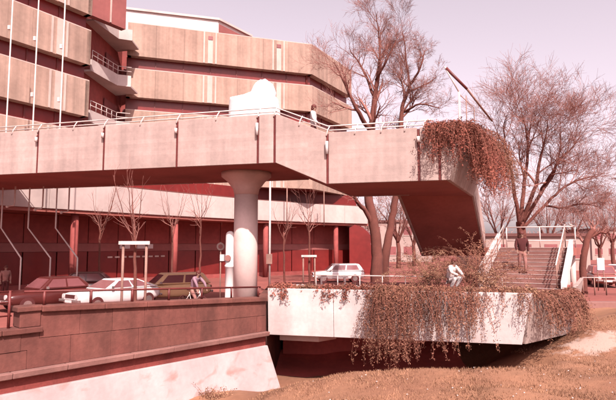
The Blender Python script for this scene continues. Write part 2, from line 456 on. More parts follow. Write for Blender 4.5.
# ------------------------------------------------------------------ canal wall
def canal_wall():
    wl_ = thing('canal_wall', 'reddish stone slab canal wall with cap, ledge and white base, at left', 'wall', (W1.x, W1.y, 0))
    L = (W1 - W0).length
    r = random.Random(5)
    def P(t, off=0): return W0 + WD * t + WNRM * off
    tp = (at(42, 300, 13.6) - W0).dot(WD)      # where the pier stands
    tp = max(2.0, min(L - 4, tp))
    capz = lambda t: 1.26 - 0.33 * (t - tp) / (L - tp)
    # backing core
    a, b = P(-8, -0.06), P(L, -0.06)
    MB().wall(P(-8, -0.06), P(tp, -0.06), (-0.5, 0.58), (-0.5, 0.58), 0.5).build('core', M['soil'], wl_)
    MB().wall(P(tp + .003, -0.06), P(L, -0.06), (-0.5, capz(tp) - .16), (-0.5, capz(L) - .16), 0.5).build('core', M['soil'], wl_)
    # facing slabs, two courses
    for c, (f0, f1) in enumerate(((0.0, 0.52), (0.52, 1.0))):
        t = -2.0 + c * 0.4
        while t < L - 0.05:
            w = r.uniform(0.85, 1.35)
            t1 = min(t + w, L)
            if L - t1 < 0.4: t1 = L
            if t < tp < t1: t1 = tp if tp - t > 0.3 else t1
            def zz(tt):
                top = (0.60 if (t + t1) / 2 < tp else capz(tt) - 0.14)
                lo = -0.30
                return (lo + (top - lo) * f0 + 0.006, lo + (top - lo) * f1 - 0.006)
            pr = r.uniform(-0.008, 0.012)
            if t1 > t + .1: MB().wall(P(t + .003, pr), P(t1 - .003, pr), zz(t), zz(t1), 0.12).build('stone_slab', M['stone'], wl_, bevel=0.006)
            t = t1
    # cap stones
    t = tp + .0
    while t < L - 0.05:
        t1 = min(t + r.uniform(1.3, 1.7), L + 0.02)
        if L - t1 < 0.7: t1 = L + 0.02
        z0, z1 = capz(t), capz(t1)
        MB().wall(P(t + .004, 0.10), P(t1 - .004, 0.10), (z0 - .15, z0), (z1 - .15, z1), 0.55).build('cap_stone', M['stone'], wl_, bevel=0.02)
        t = t1
    t = -2.5
    while t < tp - 0.05:
        t1 = min(t + 1.4, tp + 0.05)
        MB().wall(P(t + .004, 0.10), P(t1 - .004, 0.10), (.60, .74), (.60, .74), 0.55).build('cap_stone', M['stone'], wl_, bevel=0.02)
        t = t1
    # pier at the change of level
    p = MB()
    p.wall(P(tp - 0.50, 0.04), P(tp - 0.002, 0.04), (.745, 1.14), (.745, 1.14), 0.5)
    p.build('pier', M['stone'], wl_, bevel=0.02)
    MB().wall(P(tp - 0.58, 0.10), P(tp + 0.0, 0.10), (1.143, 1.27), (1.143, 1.27), 0.6).build('cap_stone', M['stone'], wl_, bevel=0.02)
    # ledge course
    t = -2.5
    while t < L - 0.05:
        t1 = min(t + r.uniform(1.2, 1.9), L + .03)
        if L - t1 < 0.6: t1 = L + .03
        MB().wall(P(t + .004, 0.22), P(t1 - .004, 0.22), (-.45, -.30), (-.45, -.30), 0.45, batter=0.03).build('ledge_stone', M['ledge'], wl_, bevel=0.02)
        t = t1
    # recess below ledge, the ledge's shadow put in as dark colour; battered limewashed base
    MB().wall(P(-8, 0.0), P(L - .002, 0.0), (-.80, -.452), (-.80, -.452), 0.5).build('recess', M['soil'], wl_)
    b0, b1 = P(-8, 0.10), P(L + .02, 0.10)
    o = WNRM * 0.55
    e = WD * 0.45
    back = -WNRM * 0.8
    bot = [b0 + o + V(0, 0, -3.0), b1 + o + e + V(0, 0, -3.0), b1 + back + e + V(0, 0, -3.0), b0 + back + V(0, 0, -3.0)]
    top = [b0 + V(0, 0, -.803), b1 + V(0, 0, -.803), b1 + back + V(0, 0, -.803), b0 + back + V(0, 0, -.803)]
    MB().hexa(bot, top).build('base', M['basewall'], wl_, bevel=0.02)
    # end return wall under the terrace, raised to shut out a strip of sunlight
    q = P(L, 0)
    MB().prism([(-1.95, 19.3), (-1.56, 19.42), (-1.33, 26.2), (-1.95, 26.2)], -3.0, .85).build('return_wall', M['stone'], wl_)
    # railing
    rl = thing('canal_railing', 'low dark metal railing standing on the canal wall cap', 'railing', tuple(P(tp, -0.2) + V(0, 0, 1.2)))
    hz = 0.36
    pts = [P(tp - 0.35, -0.2) + V(0, 0, 1.27 + hz), P(L - .1, -0.2) + V(0, 0, capz(L) + hz)]
    MB().tube(pts, 0.032, 8).build('top_rail', M['darkmetal'], rl, True)
    n = 7
    for i in range(n):
        t = tp + 0.15 + (L - tp - .35) * i / (n - 1)
        z = capz(t)
        MB().tube([P(t, -0.2) + V(0, 0, z - .01), P(t, -0.2) + V(0, 0, z + hz)], 0.04, 6).build('post', M['darkmetal'], rl, True)
    rl2 = thing('canal_railing', 'taller dark railing on the lower left end of the canal wall', 'railing', tuple(P(tp - 1, -0.2) + V(0, 0, .74)))
    for z in (1.05, 1.38, 1.66):
        MB().tube([P(-2.3, -.2) + V(0, 0, z), P(tp - .62, -.2) + V(0, 0, z)], 0.022, 6).build('rail', M['darkmetal'], rl2, True)
    for i in range(4):
        t = tp - 0.68 - i * 1.3
        MB().tube([P(t, -.2) + V(0, 0, .735), P(t, -.2) + V(0, 0, 1.68)], 0.035, 6).build('post', M['darkmetal'], rl2, True)
canal_wall()

# ------------------------------------------------------------------ footbridge
FB = thing('footbridge', 'concrete footbridge with panelled parapets crossing above the street', 'footbridge', (-2.5, 21.8, 0))
def footbridge():
    # deck slabs (set 0.1 m behind the parapet faces)
    def deck(xa, xb, za, zb, nm, off0=0.14, off1=BW - 0.14):
        a, b, c, d = bp(xa, off0), bp(xb, off0), bp(xb, off1), bp(xa, off1)
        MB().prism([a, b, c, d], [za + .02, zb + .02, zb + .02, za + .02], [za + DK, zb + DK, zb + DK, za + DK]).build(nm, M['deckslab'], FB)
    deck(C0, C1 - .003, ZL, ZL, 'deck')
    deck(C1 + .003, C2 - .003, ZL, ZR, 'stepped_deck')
    # right landing: plan reaches back to the stair head
    pl = [bp(C2, .14), bp(C3 - .12, .14), V(7.38, 23.38, 0), V(4.0, 23.38, 0), bp(C2, BW - .14)]
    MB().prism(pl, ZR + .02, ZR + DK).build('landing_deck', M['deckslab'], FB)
    # steps on the short flight
    for i in range(5):
        f0, f1 = i / 5, (i + 1) / 5
        xa, xb = C1 + (C2 - C1) * f0, C1 + (C2 - C1) * f1
        zt = ZL + DK - (ZL - ZR) * f0 + .005
        MB().prism([bp(xa, .3), bp(xb, .3), bp(xb, BW - .3), bp(xa, BW - .3)], zt - .3, zt + .01).build('step', M['deckslab'], FB)
    # parapet panels, near and far side
    jl = [-23.8, -20.2, -16.8] + [x_on_line(p) for p in (34, 101, 175, 257)] + [C1]
    def panels(js, zf, ztf, near=True):
        for a, b in zip(js[:-1], js[1:]):
            g = 0.045
            if near: A, B = bp(a + g), bp(b - g)
            else: A, B = bp(b - g, BW), bp(a + g, BW)
            fa, fb = (a, b) if near else (b, a)
            MB().wall(A, B, (zf(fa), ztf(fa)), (zf(fb), ztf(fb)), 0.13).build('parapet_panel', M['fascia'], FB, bevel=0.015)
        for j in js[1:-1] if near else []:
            A, B = bp(j - .044, .03), bp(j + .044, .03)
            MB().wall(A, B, (zf(j) + .0, ztf(j) - .05), (zf(j), ztf(j) - .05), 0.1).build('joint_strip', M['darkmetal'], FB)
    cl, ct = (lambda x: ZL), (lambda x: ZLT)
    sl = lambda x: ZL + (ZR - ZL) * (x - C1) / (C2 - C1)
    st = lambda x: ZLT + (ZRT - ZLT) * (x - C1) / (C2 - C1)
    cr, crt = (lambda x: ZR), (lambda x: ZRT)
    panels(jl, cl, ct); panels([-23.8, -19, -15, -11, -7, -3.5, C1], cl, ct, False)
    panels([C1, C2], sl, st); panels([C1, C2], sl, st, False)
    jr = [C2, x_on_line(420), x_on_line(441), C3]
    panels(jr[:-1], cr, crt)
    MB().wall(bp(jr[-2] - .044, .03), bp(jr[-2] + .044, .03), (ZR, ZRT - .05), (ZR, ZRT - .05), .1).build('joint_strip', M['darkmetal'], FB)
    panels([C2, 3.2], cr, crt, False)
    for j in (C1, C2):
        MB().wall(bp(j - .044, .03), bp(j + .044, .03), (sl(j), st(j) - .05), (sl(j), st(j) - .05), .1).build('joint_strip', M['darkmetal'], FB)
    u3 = V(.966, -.259, 0)
    # last front panel, widening towards the top
    A, B = bp(jr[-2] + .045), bp(C3 - .004)
    q = BN * .13
    MB().hexa([A + V(0, 0, ZR), B + V(0, 0, ZR), B + q + V(0, 0, ZR), A + q + V(0, 0, ZR)], [A + V(0, 0, ZRT), B + u3 * .49 + V(0, 0, ZRT), B + u3 * .49 + q + V(0, 0, ZRT), A + q + V(0, 0, ZRT)]).build('parapet_panel', M['fascia'], FB, bevel=0.015)
    # end parapet facing right, and the piece beside the stair head
    E0, E1 = bp(C3), V(7.5, 23.4, 0)
    d = (E1 - E0).normalized()
    lean = V(d.y, -d.x, 0) * EL
    for k in range(2):
        A, B = E0 + (E1 - E0) * (k / 2) + d * (.03 if k else 0), E0 + (E1 - E0) * ((k + 1) / 2) - d * .03
        q = V(-d.y, d.x, 0) * .13
        At = A + lean if k else A + u3 * .50
        MB().hexa([A + V(0, 0, ZR), B + V(0, 0, ZR), B + q + V(0, 0, ZR), A + q + d * (.0 if k else .1) + V(0, 0, ZR)],
                  [At + V(0, 0, ZRT), B + lean + V(0, 0, ZRT), B + lean + q + V(0, 0, ZRT), At + q + d * (.0 if k else .1) + V(0, 0, ZRT)]).build('end_parapet_panel', M['fascia'], FB, bevel=0.015)
    # stair flight going down away from the camera: inclined slab, steps, solid balustrades
    F0L, F0R = V(4.05, 23.4, 0), V(7.5, 23.4, 0)
    dv = V(2.05, 4.7, 0)
    F1L, F1R = F0L + dv, F0R + dv
    za, zb = ZR + .02, 2.28
    lo = [(F0L.x, F0L.y, za), (F0R.x, F0R.y, za), (F1R.x, F1R.y, zb), (F1L.x, F1L.y, zb)]
    up = [(F0L.x, F0L.y, za + .42), (F0R.x, F0R.y, za + .42), (F1R.x, F1R.y, zb + .42), (F1L.x, F1L.y, zb + .42)]
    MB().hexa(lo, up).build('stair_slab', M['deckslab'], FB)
    ns = 17
    for i in range(ns):
        f0, f1 = i / ns, (i + 1) / ns
        zt = ZR + DK - (ZR + DK - 2.74) * (i + 1) / ns
        a, b = F0L + dv * f0 + V(.16, 0, 0), F0R + dv * f0 - V(.16, 0, 0)
        c, e = F0R + dv * f1 - V(.16, 0, 0), F0L + dv * f1 + V(.16, 0, 0)
        MB().prism([a, b, c, e], zt - .22, zt).build('step', M['deckslab'], FB)
    MB().wall(F0R, F1R, (za - .02, ZRT), (zb - .02, zb + 1.42), .13).build('balustrade_panel', M['fascia'], FB, bevel=.015)
    MB().wall(F1L, F0L, (zb - .02, zb + 1.42), (za - .02, ZRT), .13).build('balustrade_panel', M['fascia'], FB, bevel=.015)
    # columns
    def column(cx, cy):
        MB().lathe((cx, cy), [(.50, 0), (.50, 4.95)], 32).build('column', M['column'], FB, True).data.polygons
        c = FB.children[-1]
        MB().lathe((cx, cy), [(.502, 4.952), (.56, 5.2), (.80, 5.52), (1.05, 5.72), (1.06, 5.895)], 32).build('capital', M['column'], c, True)
    column(-2.62, 21.95)
    column(-19.6, 26.5)
    # handrails: two steel tubes on slanted brackets
    def rail(pts_z, nm='handrail'):
        MB().tube(pts_z, 0.026, 6).build(nm, M['whitemetal'], FB, True)
    for near, off in ((True, .10), (False, BW - .10)):
        for h, o in ((.26, 0.02), (.12, .10)):
            oo = off + (o if near else -o)
            pts = [bp(C0 + .2, oo) + V(0, 0, ZLT + h), bp(C1, oo) + V(0, 0, ZLT + h), bp(C2, oo) + V(0, 0, ZRT + h)]
            pts.append(bp(C3 - .5 if near else 3.2, oo) + V(0, 0, ZRT + h))
            rail(pts)
    for x in [x_on_line(p) for p in (8, 34, 70, 101, 138, 175, 215, 257)] + [C1, -.3, C2, 1.7, 2.6, 3.4, 4.0]:
        zt = ct(x) if x <= C1 else (st(x) if x < C2 else ZRT)
        MB().tube([bp(x - .03, -.015) + V(0, 0, zt - .12), bp(x, .05) + V(0, 0, zt + .1), bp(x + .07, .12) + V(0, 0, zt + .27)], [.028, .022, .02], 6).build('rail_bracket', M['whitemetal'], FB, True)
    # small spotlights hung in the joints
    for x in [x_on_line(p) for p in (34, 101, 175, 257)] + [C2, x_on_line(420)]:
        zt = ct(x) if x < C1 else ZRT
        big = x in (C2,) or abs(x - x_on_line(257)) < .01
        L = .46 if big else .2
        s = MB().tube([bp(x, -.10) + V(0, 0, zt - .34 - L), bp(x, -.10) + V(0, 0, zt - .34)], .055, 10)
        s.build('spotlight', M['white'] if big else M['whitemetal'], FB, True)
        MB().tube([bp(x, -.09) + V(0, 0, zt - .342), bp(x, -.02) + V(0, 0, zt - .22)], .022, 6).build('spotlight_arm', M['darkmetal'], FB, True)
footbridge()

# ------------------------------------------------------------------ lower terrace and its stair
LT = thing('lower_terrace', 'pale concrete lower terrace with planted edge beneath the stair', 'terrace', (3, 20, -.5))
def terrace():
    T0, T1, T2 = V(-1.5, 19.48, 0), V(7.40, 17.40, 0), V(9.95, 19.5, 0)
    T3, T4 = V(13.6, 25.9, 0), V(-1.3, 25.9, 0)
    zt, zb = 1.24, -.46
    d = (T1 - T0)
    # front panels, leaning back at the foot
    fr = [0, .27, .53, .78, 1]
    for a, b in zip(fr[:-1], fr[1:]):
        A, B = T0 + d * a, T0 + d * b
        u = d.normalized()
        n = V(u.y, -u.x, 0)
        last = b == 1
        Bb = B - n * .10 - u * (.34 if last else .006)
        Ab = A - n * .10 + u * .006
        At, Bt = A + u * .006, B - u * (.0 if last else .006)
        q = -n * .16
        MB().hexa([V(Ab.x, Ab.y, zb), V(Bb.x, Bb.y, zb), V((Bb + q).x, (Bb + q).y, zb), V((Ab + q).x, (Ab + q).y, zb)],
                  [V(At.x, At.y, zt), V(Bt.x, Bt.y, zt), V((Bt + q).x, (Bt + q).y, zt), V((At + q).x, (At + q).y, zt)]).build('front_panel', M['terrace'], LT, bevel=.012)
    # right end, leaning under
    def endpanel(A, B, inset):
        u = (B - A).normalized(); n = V(u.y, -u.x, 0)
        bA, bB = A - n * inset, B - n * inset
        q = -n * .16
        MB().hexa([V(bA.x, bA.y, zb), V(bB.x, bB.y, zb), V((bB + q).x, (bB + q).y, zb), V((bA + q).x, (bA + q).y, zb)],
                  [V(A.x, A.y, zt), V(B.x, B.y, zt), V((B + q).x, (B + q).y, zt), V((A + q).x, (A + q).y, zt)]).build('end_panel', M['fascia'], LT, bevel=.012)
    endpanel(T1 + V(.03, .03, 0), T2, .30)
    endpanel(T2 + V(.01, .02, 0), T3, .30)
    # slab, planter and soil
    n = V(d.y, -d.x, 0).normalized()
    def ins(p, k): return p - n * k
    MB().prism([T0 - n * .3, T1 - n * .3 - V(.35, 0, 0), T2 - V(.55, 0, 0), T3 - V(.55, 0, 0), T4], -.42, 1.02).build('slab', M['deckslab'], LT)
    a, b = T0 - n * .3, T1 - n * .3 - V(.3, 0, 0)
    MB().prism([a, b, b - n * .9, a - n * .9], 1.03, 1.20).build('planter_soil', M['soil'], LT)
    MB().wall(a - n * .95 + V(0, 0, 0), b - n * .95, (1.03, 1.30), (1.03, 1.30), .12).build('planter_kerb', M['terrace'], LT)
    # beam below, set back
    c0, c1 = T0 - n * .9 + V(.2, 0, 0), T0 - n * .9 + d * .19
    MB().prism([c0, c1, c1 - n * .8 + d * .06, c0 - n * .8], -.80, -.462).build('support_beam', M['column'], LT, bevel=.02)
    # back wall of the undercroft
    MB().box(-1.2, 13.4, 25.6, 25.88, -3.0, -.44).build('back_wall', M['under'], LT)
    # thin white rail along the back edge of the planting
    e0, e1 = T0 - n * 2.2, T0 - n * 2.2 + d * .93
    rl = thing('terrace_railing', 'thin white rail running behind the terrace planting', 'railing', tuple(e0 + V(0, 0, 1.02)))
    x0 = at(312, 276, 21.2); x1 = at(545, 277, 19.9)
    zr = 1.62
    P0, P1 = e0 + (e1 - e0) * .16, e1
    MB().tube([P0 + V(0, 0, zr), P1 + V(0, 0, zr)], .025, 6).build('top_rail', M['whitemetal'], rl, True)
    for i in range(9):
        p = P0 + (P1 - P0) * (i / 8)
        MB().tube([p + V(0, 0, 1.02), p + V(0, 0, zr)], .02, 6).build('post', M['whitemetal'], rl, True)
    # bench behind the planting
    bx = at(333, 276, 22.6)
    bn = thing('bench', 'white slatted bench on the terrace behind the planting', 'bench', (bx.x, bx.y, 1.02))
    for k in range(4):
        MB().box(bx.x - .65, bx.x + .65, bx.y - .2 + k * .11, bx.y - .11 + k * .11, 1.45, 1.49).build('slat', M['whitemetal'], bn)
    for s in (-.5, .5):
        MB().box(bx.x + s - .04, bx.x + s + .04, bx.y - .18, bx.y + .2, 1.02, 1.447).build('leg', M['whitemetal'], bn)
terrace()

SDIR = V(3.0, 5.0, 0).normalized()             # uphill direction of the lower stair
SPER = V(-SDIR.y, SDIR.x, 0)
S0 = V(9.62, 19.62, 0)                         # foot of its right string
SRUN, SW_, SZ0, SZ1 = 4.3, 3.25, 1.03, 2.72
LS = thing('lower_stair', 'stair with white strings and rails climbing from the terrace at right', 'stair', (S0.x, S0.y, 1.03))
def lower_stair():
    n = 11
    for i in range(n):
        a = S0 + SDIR * (SRUN * i / n) + SPER * .2
        b = S0 + SDIR * (SRUN * (i + 1) / n) + SPER * .2
        q = SPER * (SW_ - .4)
        z = SZ0 + (SZ1 - SZ0) * (i + 1) / n
        MB().prism([a, b, b + q, a + q][::1], z - .17, z).build('step', M['ledge'], LS, bevel=.01)
        MB().prism([a - SDIR * .012, a + SDIR * .05, a + q + SDIR * .05, a + q - SDIR * .012], z + .002, z + .012).build('nosing', M['whitemetal'], LS)
    # landing behind the flight, meeting the foot of the upper flight
    a = S0 + SDIR * (SRUN + .003)
    b = a + SDIR * 5.2
    MB().prism([a, b, b + SPER * 6.2, a + SDIR * 3.0 + SPER * 6.2, a + SDIR * 2.2 + SPER * 3.3, a + SPER * 3.25], SZ1 - .35, SZ1).build('landing', M['deckslab'], LS)
    for (k, h) in ((1.0, 1), (4.6, 1)):
        for s in (.4, 2.9):
            p = a + SDIR * k + SPER * s
            MB().lathe((p.x, p.y), [(.16, 0), (.16, SZ1 - .352)], 12).build('landing_post', M['column'], LS, True)
    # white sloping strings
    for s in (0, SW_ - .16):
        A, B = S0 + SPER * s - SDIR * .1, S0 + SDIR * (SRUN + .1) + SPER * s
        q = SPER * .16
        lo = [A + V(0, 0, SZ0 - .0), B + V(0, 0, SZ1 - .25), B + q + V(0, 0, SZ1 - .25), A + q + V(0, 0, SZ0 - .0)]
        h1 = .42 if s == 0 else .72
        hi = [A + V(0, 0, SZ0 + h1), B + V(0, 0, SZ1 + h1 - .04), B + q + V(0, 0, SZ1 + h1 - .04), A + q + V(0, 0, SZ0 + h1)]
        MB().hexa(lo, hi).build('string', M['white'], LS, bevel=.015)
        for h in (.62, .82, 1.05):
            o = SPER * (.3 if s == 0 else -.14)
            MB().tube([A + o + V(0, 0, SZ0 + h), B + o + V(0, 0, SZ1 + h)], .02 if h < 1 else .028, 6).build('rail', M['timber'] if h < 1 else M['whitemetal'], LS, True)
        for f in (.04, .35, .66, .97):
            p = A + (B - A) * f + SPER * (.3 if s == 0 else -.14)
            z = SZ0 + (SZ1 - SZ0) * f
            MB().tube([p + V(0, 0, z + .08), p + V(0, 0, z + 1.06)], .022, 6).build('baluster', M['timber'], LS, True)
    # landing rails across the back
    c0, c1 = S0 + SDIR * (SRUN + 3.0) + SPER * .1, S0 + SDIR * (SRUN + 3.0) + SPER * 3.3
    c1 = c1 - SDIR * .2
    for h in (.35, 1.05):
        MB().tube([c0 + V(0, 0, SZ1 + h), c1 + V(0, 0, SZ1 + h)], .035, 6).build('landing_rail', M['whitemetal'], LS, True)
        MB().tube([S0 + SDIR * (SRUN + .1) + SPER * .1 + V(0, 0, SZ1 + h), c0 + V(0, 0, SZ1 + h)], .03, 6).build('landing_rail', M['whitemetal'], LS, True)
    for f in (0, .5, 1):
        p = c0 + (c1 - c0) * f
        MB().tube([p + V(0, 0, SZ1), p + V(0, 0, SZ1 + 1.05)], .03, 6).build('baluster', M['whitemetal'], LS, True)
lower_stair()

# ------------------------------------------------------------------ office building
OB = thing('office_building', 'stepped concrete office block with ribbed spandrels and dark window bands', 'building', (-8, 45, 0))
SP = [(19.0, 21.88), (15.4, 17.85), (11.72, 14.25), (8.08, 10.6)]     # spandrel bands
def building():
    A, B, C_ = V(-15.4, 43.0, 0), V(0.4, 48.0, 0), V(4.75, 55.5, 0)
    L1 = V(-15.25, 35.4, 0)
    ld = V(-15.25 + 18.5, 35.4 - 30.3, 0).normalized()
    L0 = L1 - ld * 16.5
    Lx = L1 + ld * 2.9
    # glazing recessed behind each facade, one pane between mullions
    def facade(P, Q, bay, ribs, first=0, spl=SP, zg=True):
        d = (Q - P); Ln = d.length; u = d.normalized(); nr = V(u.y, -u.x, 0)
        nb = max(1, round(Ln / bay))
        for (z0, z1) in spl:
            for i in range(nb):
                a, b = P + d * (i / nb), P + d * ((i + 1) / nb)
                MB().wall(a + u * .005, b - u * .005, (z0, z1), (z0, z1), .62).build('spandrel_panel', M['spandrel'], OB, bevel=.008)
                # coping
            MB().wall(P - u * .0, Q, (z1 + .003, z1 + .07), (z1 + .003, z1 + .07), .66).build('coping', M['rib'], OB)
        for k, (z0, z1) in enumerate(spl[1:]):
            zt = spl[k][0]
            for i in range(nb):
                a, b = P + d * (i / nb), P + d * ((i + 1) / nb)
                q = -nr * .60
                MB().wall(a + q + u * .04, b + q - u * .04, (z1 + .07, zt - .002), (z1 + .07, zt - .002), .05).build('window_pane', M['glass'], OB)
                MB().wall(a + q - u * .04 + nr * .06, a + q + u * .04 + nr * .06, (z1 + .072, zt), (z1 + .072, zt), .12).build('mullion', M['darkmetal'], OB)
        # pale ribs (down pipes in pairs) with a dark scupper at the top
        for t in ribs:
            for (z0, z1) in spl:
                for s in (-.55, 0, .5):
                    w = .22 if s == 0 else .07
                    a, b = P + u * (t + s - w), P + u * (t + s + w)
                    MB().wall(a + nr * .05, b + nr * .05, (z0 + .02, z1 - (.75 if s == 0 and z1 > 20 else .02)), (z0 + .02, z1 - (.75 if s == 0 and z1 > 20 else .02)), .045).build('rib', M['rib'], OB)
            if P is L0: continue
            z1 = spl[0][1]
            a, b = P + u * (t - .2), P + u * (t + .2)
            MB().wall(a + nr * .08, b + nr * .08, (z1 - .72, z1 - .38), (z1 - .72, z1 - .38), .07).build('scupper', M['glass2'], OB)
    facade(A, B, 2.35, (7.0, 13.3))
    facade(B + V(.001, .02, 0), C_, 2.9, (), spl=SP)
    facade(L0, L1, 2.2, (5.6, 9.4, 14.2), spl=SP)
    # end returns and core so that nothing is see-through
    MB().prism([(-15.3, 44.15), (-0.3, 49.0), (3.6, 56.0), (-6, 62), (-24, 56)], 8.07, 21.3).build('core_block', M['darkwall'], OB)
    inn = V(-ld.y, ld.x, 0)
    a, b = L0 + inn * 1.0, L1 + inn * 1.0
    MB().prism([a, b, b + inn * 12, a + inn * 12], 5.0, 21.3).build('core_block', M['darkwall'], OB)
    e = L1
    for (z0, z1) in SP:
        MB().wall(L1 + ld * .01, L1 + ld * .01 + inn * 3.5, (z0, z1), (z0, z1), .3).build('spandrel_panel', M['spandrel'], OB)
        MB().wall(A + V(-.02, .7, 0) + V(-.9, 2.85, 0), A + V(-.012, .03, 0), (z0, z1), (z0, z1), .3).build('spandrel_panel', M['spandrel'], OB)
        MB().wall(C_ + V(.01, .02, 0), C_ + V(-3.2, 2.2, 0), (z0, z1), (z0, z1), .3).build('spandrel_panel', M['spandrel'], OB)
    # dark top panel carrying the left wing on towards the recess
    MB().wall(L1 + ld * .02 - inn * -.05, Lx + inn * .05, (19.05, 22.0), (19.05, 22.0), .5).build('dark_end_panel', M['darkpanel'], OB)
    MB().wall(L1 + ld * 1.5, L1 + ld * 1.62, (19.1, 21.9), (19.1, 21.9), .06).build('rib', M['rib'], OB)
    # recess between the wings
    MB().prism([(-17.2, 36.6), (-16.6, 37.2), (-16.4, 44.6), (-15.2, 44.6), (-15.2, 46), (-19, 46)], 0, 21.0).build('recess_wall', M['darkwall'], OB)
    for z in (20.35, 16.5, 12.7, 9.0):
        pl = [V(-15.9, 37.2, 0), V(-15.25, 40.6, 0), V(-14.3, 41.0, 0)]
        zb = z - .9
        bal = MB().prism([(-15.85, 37.25), (-15.3, 40.65), (-14.35, 41.05), (-14.4, 43), (-16.5, 43.5), (-16.9, 37.3)], zb, zb + .14).build('balcony', M['balcony'], OB)
        for a, b in zip(pl[:-1], pl[1:]):
            MB().wall(a, b, (zb - .003, z), (zb - .003, z), .12).build('balcony_front', M['balcony'], bal)
        if z < 20:
            for a, b in zip(pl[:-1], pl[1:]):
                for h in (.35, .7):
                    MB().tube([a + V(0, .05, z + h), b + V(0, .05, z + h)], .03, 5).build('balcony_rail', M['whitemetal'], bal, True)
            for k in range(6):
                p = pl[0] + (pl[1] - pl[0]) * (k / 5)
                MB().tube([p + V(0, .05, z - .02), p + V(0, .05, z + .7)], .022, 5).build('baluster', M['whitemetal'], bal, True)
        if z < 20:
            MB().wall((-16.36, 41.0), (-16.33, 43.6), (z + .3, z + 2.0), (z + .3, z + 2.0), .05).build('recess_window', M['glass2'], OB)
            MB().box(-16.2, -15.3, 44.5, 44.58, z + .2, z + 2.0).build('recess_window', M['glass2'], OB)
    # white penthouse
    MB().prism([(-17.6, 44.6), (-8.45, 47.2), (-5.9, 51.0), (-14, 56), (-20, 50)], 20.2, 23.9).build('penthouse', M['white'], OB)
    p = OB.children[-1]
    MB().prism([(-17.7, 44.4), (-8.3, 47.05), (-5.6, 51.0), (-14, 56.2), (-20.2, 50)], 23.905, 24.1).build('penthouse_roof', M['balcony'], p)
    MB().wall((-8.36, 47.25), (-5.9, 50.9), (21.0, 23.6), (21.0, 23.6), .06).build('penthouse_window', M['darkpanel'], p)
    # low pale band running along the street front, with dark storeys above and below
    band = [V(-24.6, 18.5, 0), V(-17.5, 29.0, 0), V(-14.0, 34.2, 0), V(-9.9, 39.8, 0), V(-4.6, 45.8, 0), V(1.2, 50.6, 0), V(6.2, 53.8, 0)]
    cut = []
    for a, b in zip(band[:-1], band[1:]):
        m = max(1, round((b - a).length / 3.2))
        for k in range(m):
            p, q = a + (b - a) * (k / m), a + (b - a) * ((k + 1) / m)
            u = (q - p).normalized()
            MB().wall(p + u * .01, q - u * .01, (5.08, 6.85), (5.08, 6.85), .35).build('band_panel', M['lowband'], OB, bevel=.02)
    # dark storey between the low band and the lowest spandrel
    back = [V(-27, 21, 0), V(-19.5, 31.5, 0), V(-15.6, 37.0, 0), V(-11.5, 43.2, 0), V(-6, 48.2, 0), V(.6, 52.8, 0), V(5.2, 56.2, 0)]
    for a, b in zip(back[:-1], back[1:]):
        m = max(1, round((b - a).length / 2.4))
        for k in range(m):
            p, q = a + (b - a) * (k / m), a + (b - a) * ((k + 1) / m)
            u = (q - p).normalized()
            MB().wall(p + u * .03, q - u * .03, (3.0, 4.85), (3.0, 4.85), .1).build('shop_fascia', M['darkwall'], OB)
            MB().wall(p + u * .05, q - u * .05, (0.35, 2.4), (0.35, 2.4), .08).build('shop_window', M['glass'], OB)
            MB().wall(p, q, (2.42, 2.98), (2.42, 2.98), .2).build('shop_lintel', M['darkpanel'], OB)
            MB().wall(p + V(0, 0, 0), q, (-.02, .34), (-.02, .34), .22).build('plinth', M['darkwall'], OB)
    # slabs: ceiling over the pavement and roof of the low storey
    sl = [(p.x, p.y) for p in (q_ + V(.05, .25, 0) for q_ in band)]
    bk = [(-3, 62), (-30, 40), (-34, 20)]
    MB().prism(sl + bk, 4.87, 5.075).build('street_soffit', M['deckslab'], OB)
    MB().prism(sl + bk, 6.86, 6.95).build('low_roof', M['roof'], OB)
    cb = [(p.x, p.y) for p in (q_ + V(-1.1, .9, 0) for q_ in band)]
    MB().prism(cb + bk, 6.96, 8.06).build('dark_storey', M['glass'], OB)
    MB().prism([(p.x - .3, p.y + .5) for p in back] + bk, 0, 4.86).build('ground_storey', M['darkwall'], OB)
    # street columns under the band
    for f in (.1, .3, .5, .7, .9):
        i = f * (len(band) - 1); k = int(i); p = band[k] + (band[k + 1] - band[k]) * (i - k) + V(-.4, .5, 0)
        MB().lathe((p.x, p.y), [(.24, 0), (.24, 4.86)], 14).build('street_column', M['darkwall'], OB, True)
    # curved canopy wall closing the right end
    mb = MB()
    prof = [(6.1, 53.9, 0, 0)]
    pts = []
    for k in range(9):
        a = k / 8 * math.pi / 2
        pts.append((4.2 + 2.6 * math.sin(a), 53.0, 2.4 + 2.65 * math.cos(a)))
    n = len(pts)
    vs = [V(4.2, 53.0, 0)] + [V(*q) for q in pts] + [V(6.8, 53.0, 0)]
    m = len(vs)
    vs2 = [v + V(.6, 3.0, 0) for v in vs]
    mb.add(vs + vs2, [tuple(range(m - 1, -1, -1)), tuple(range(m, 2 * m))] + [(i, (i + 1) % m, m + (i + 1) % m, m + i) for i in range(m)])
    mb.build('curved_end_wall', M['glass'], OB)  # dark glass colour stands in for the shade on this wall
    # shop signs
    for (px, py, w) in ((169, 256.5, .55), (181, 256.5, .95)):
        c = at(px, py, 38.0)
        g = V(-11.5, 43.2, 0) - V(-15.6, 37.0, 0); u = g.normalized(); nn = V(u.y, -u.x, 0)
        s = V(-15.6, 37, 0) + u * ((px - 169) * .13 + 2.6) + nn * .12
        MB().wall(s, s + u * w * 1.6, (2.6, 2.95), (2.6, 2.95), .1).build('shop_sign', M['sign'], OB)
    u = (back[3] - back[2]).normalized(); nn = V(u.y, -u.x, 0)
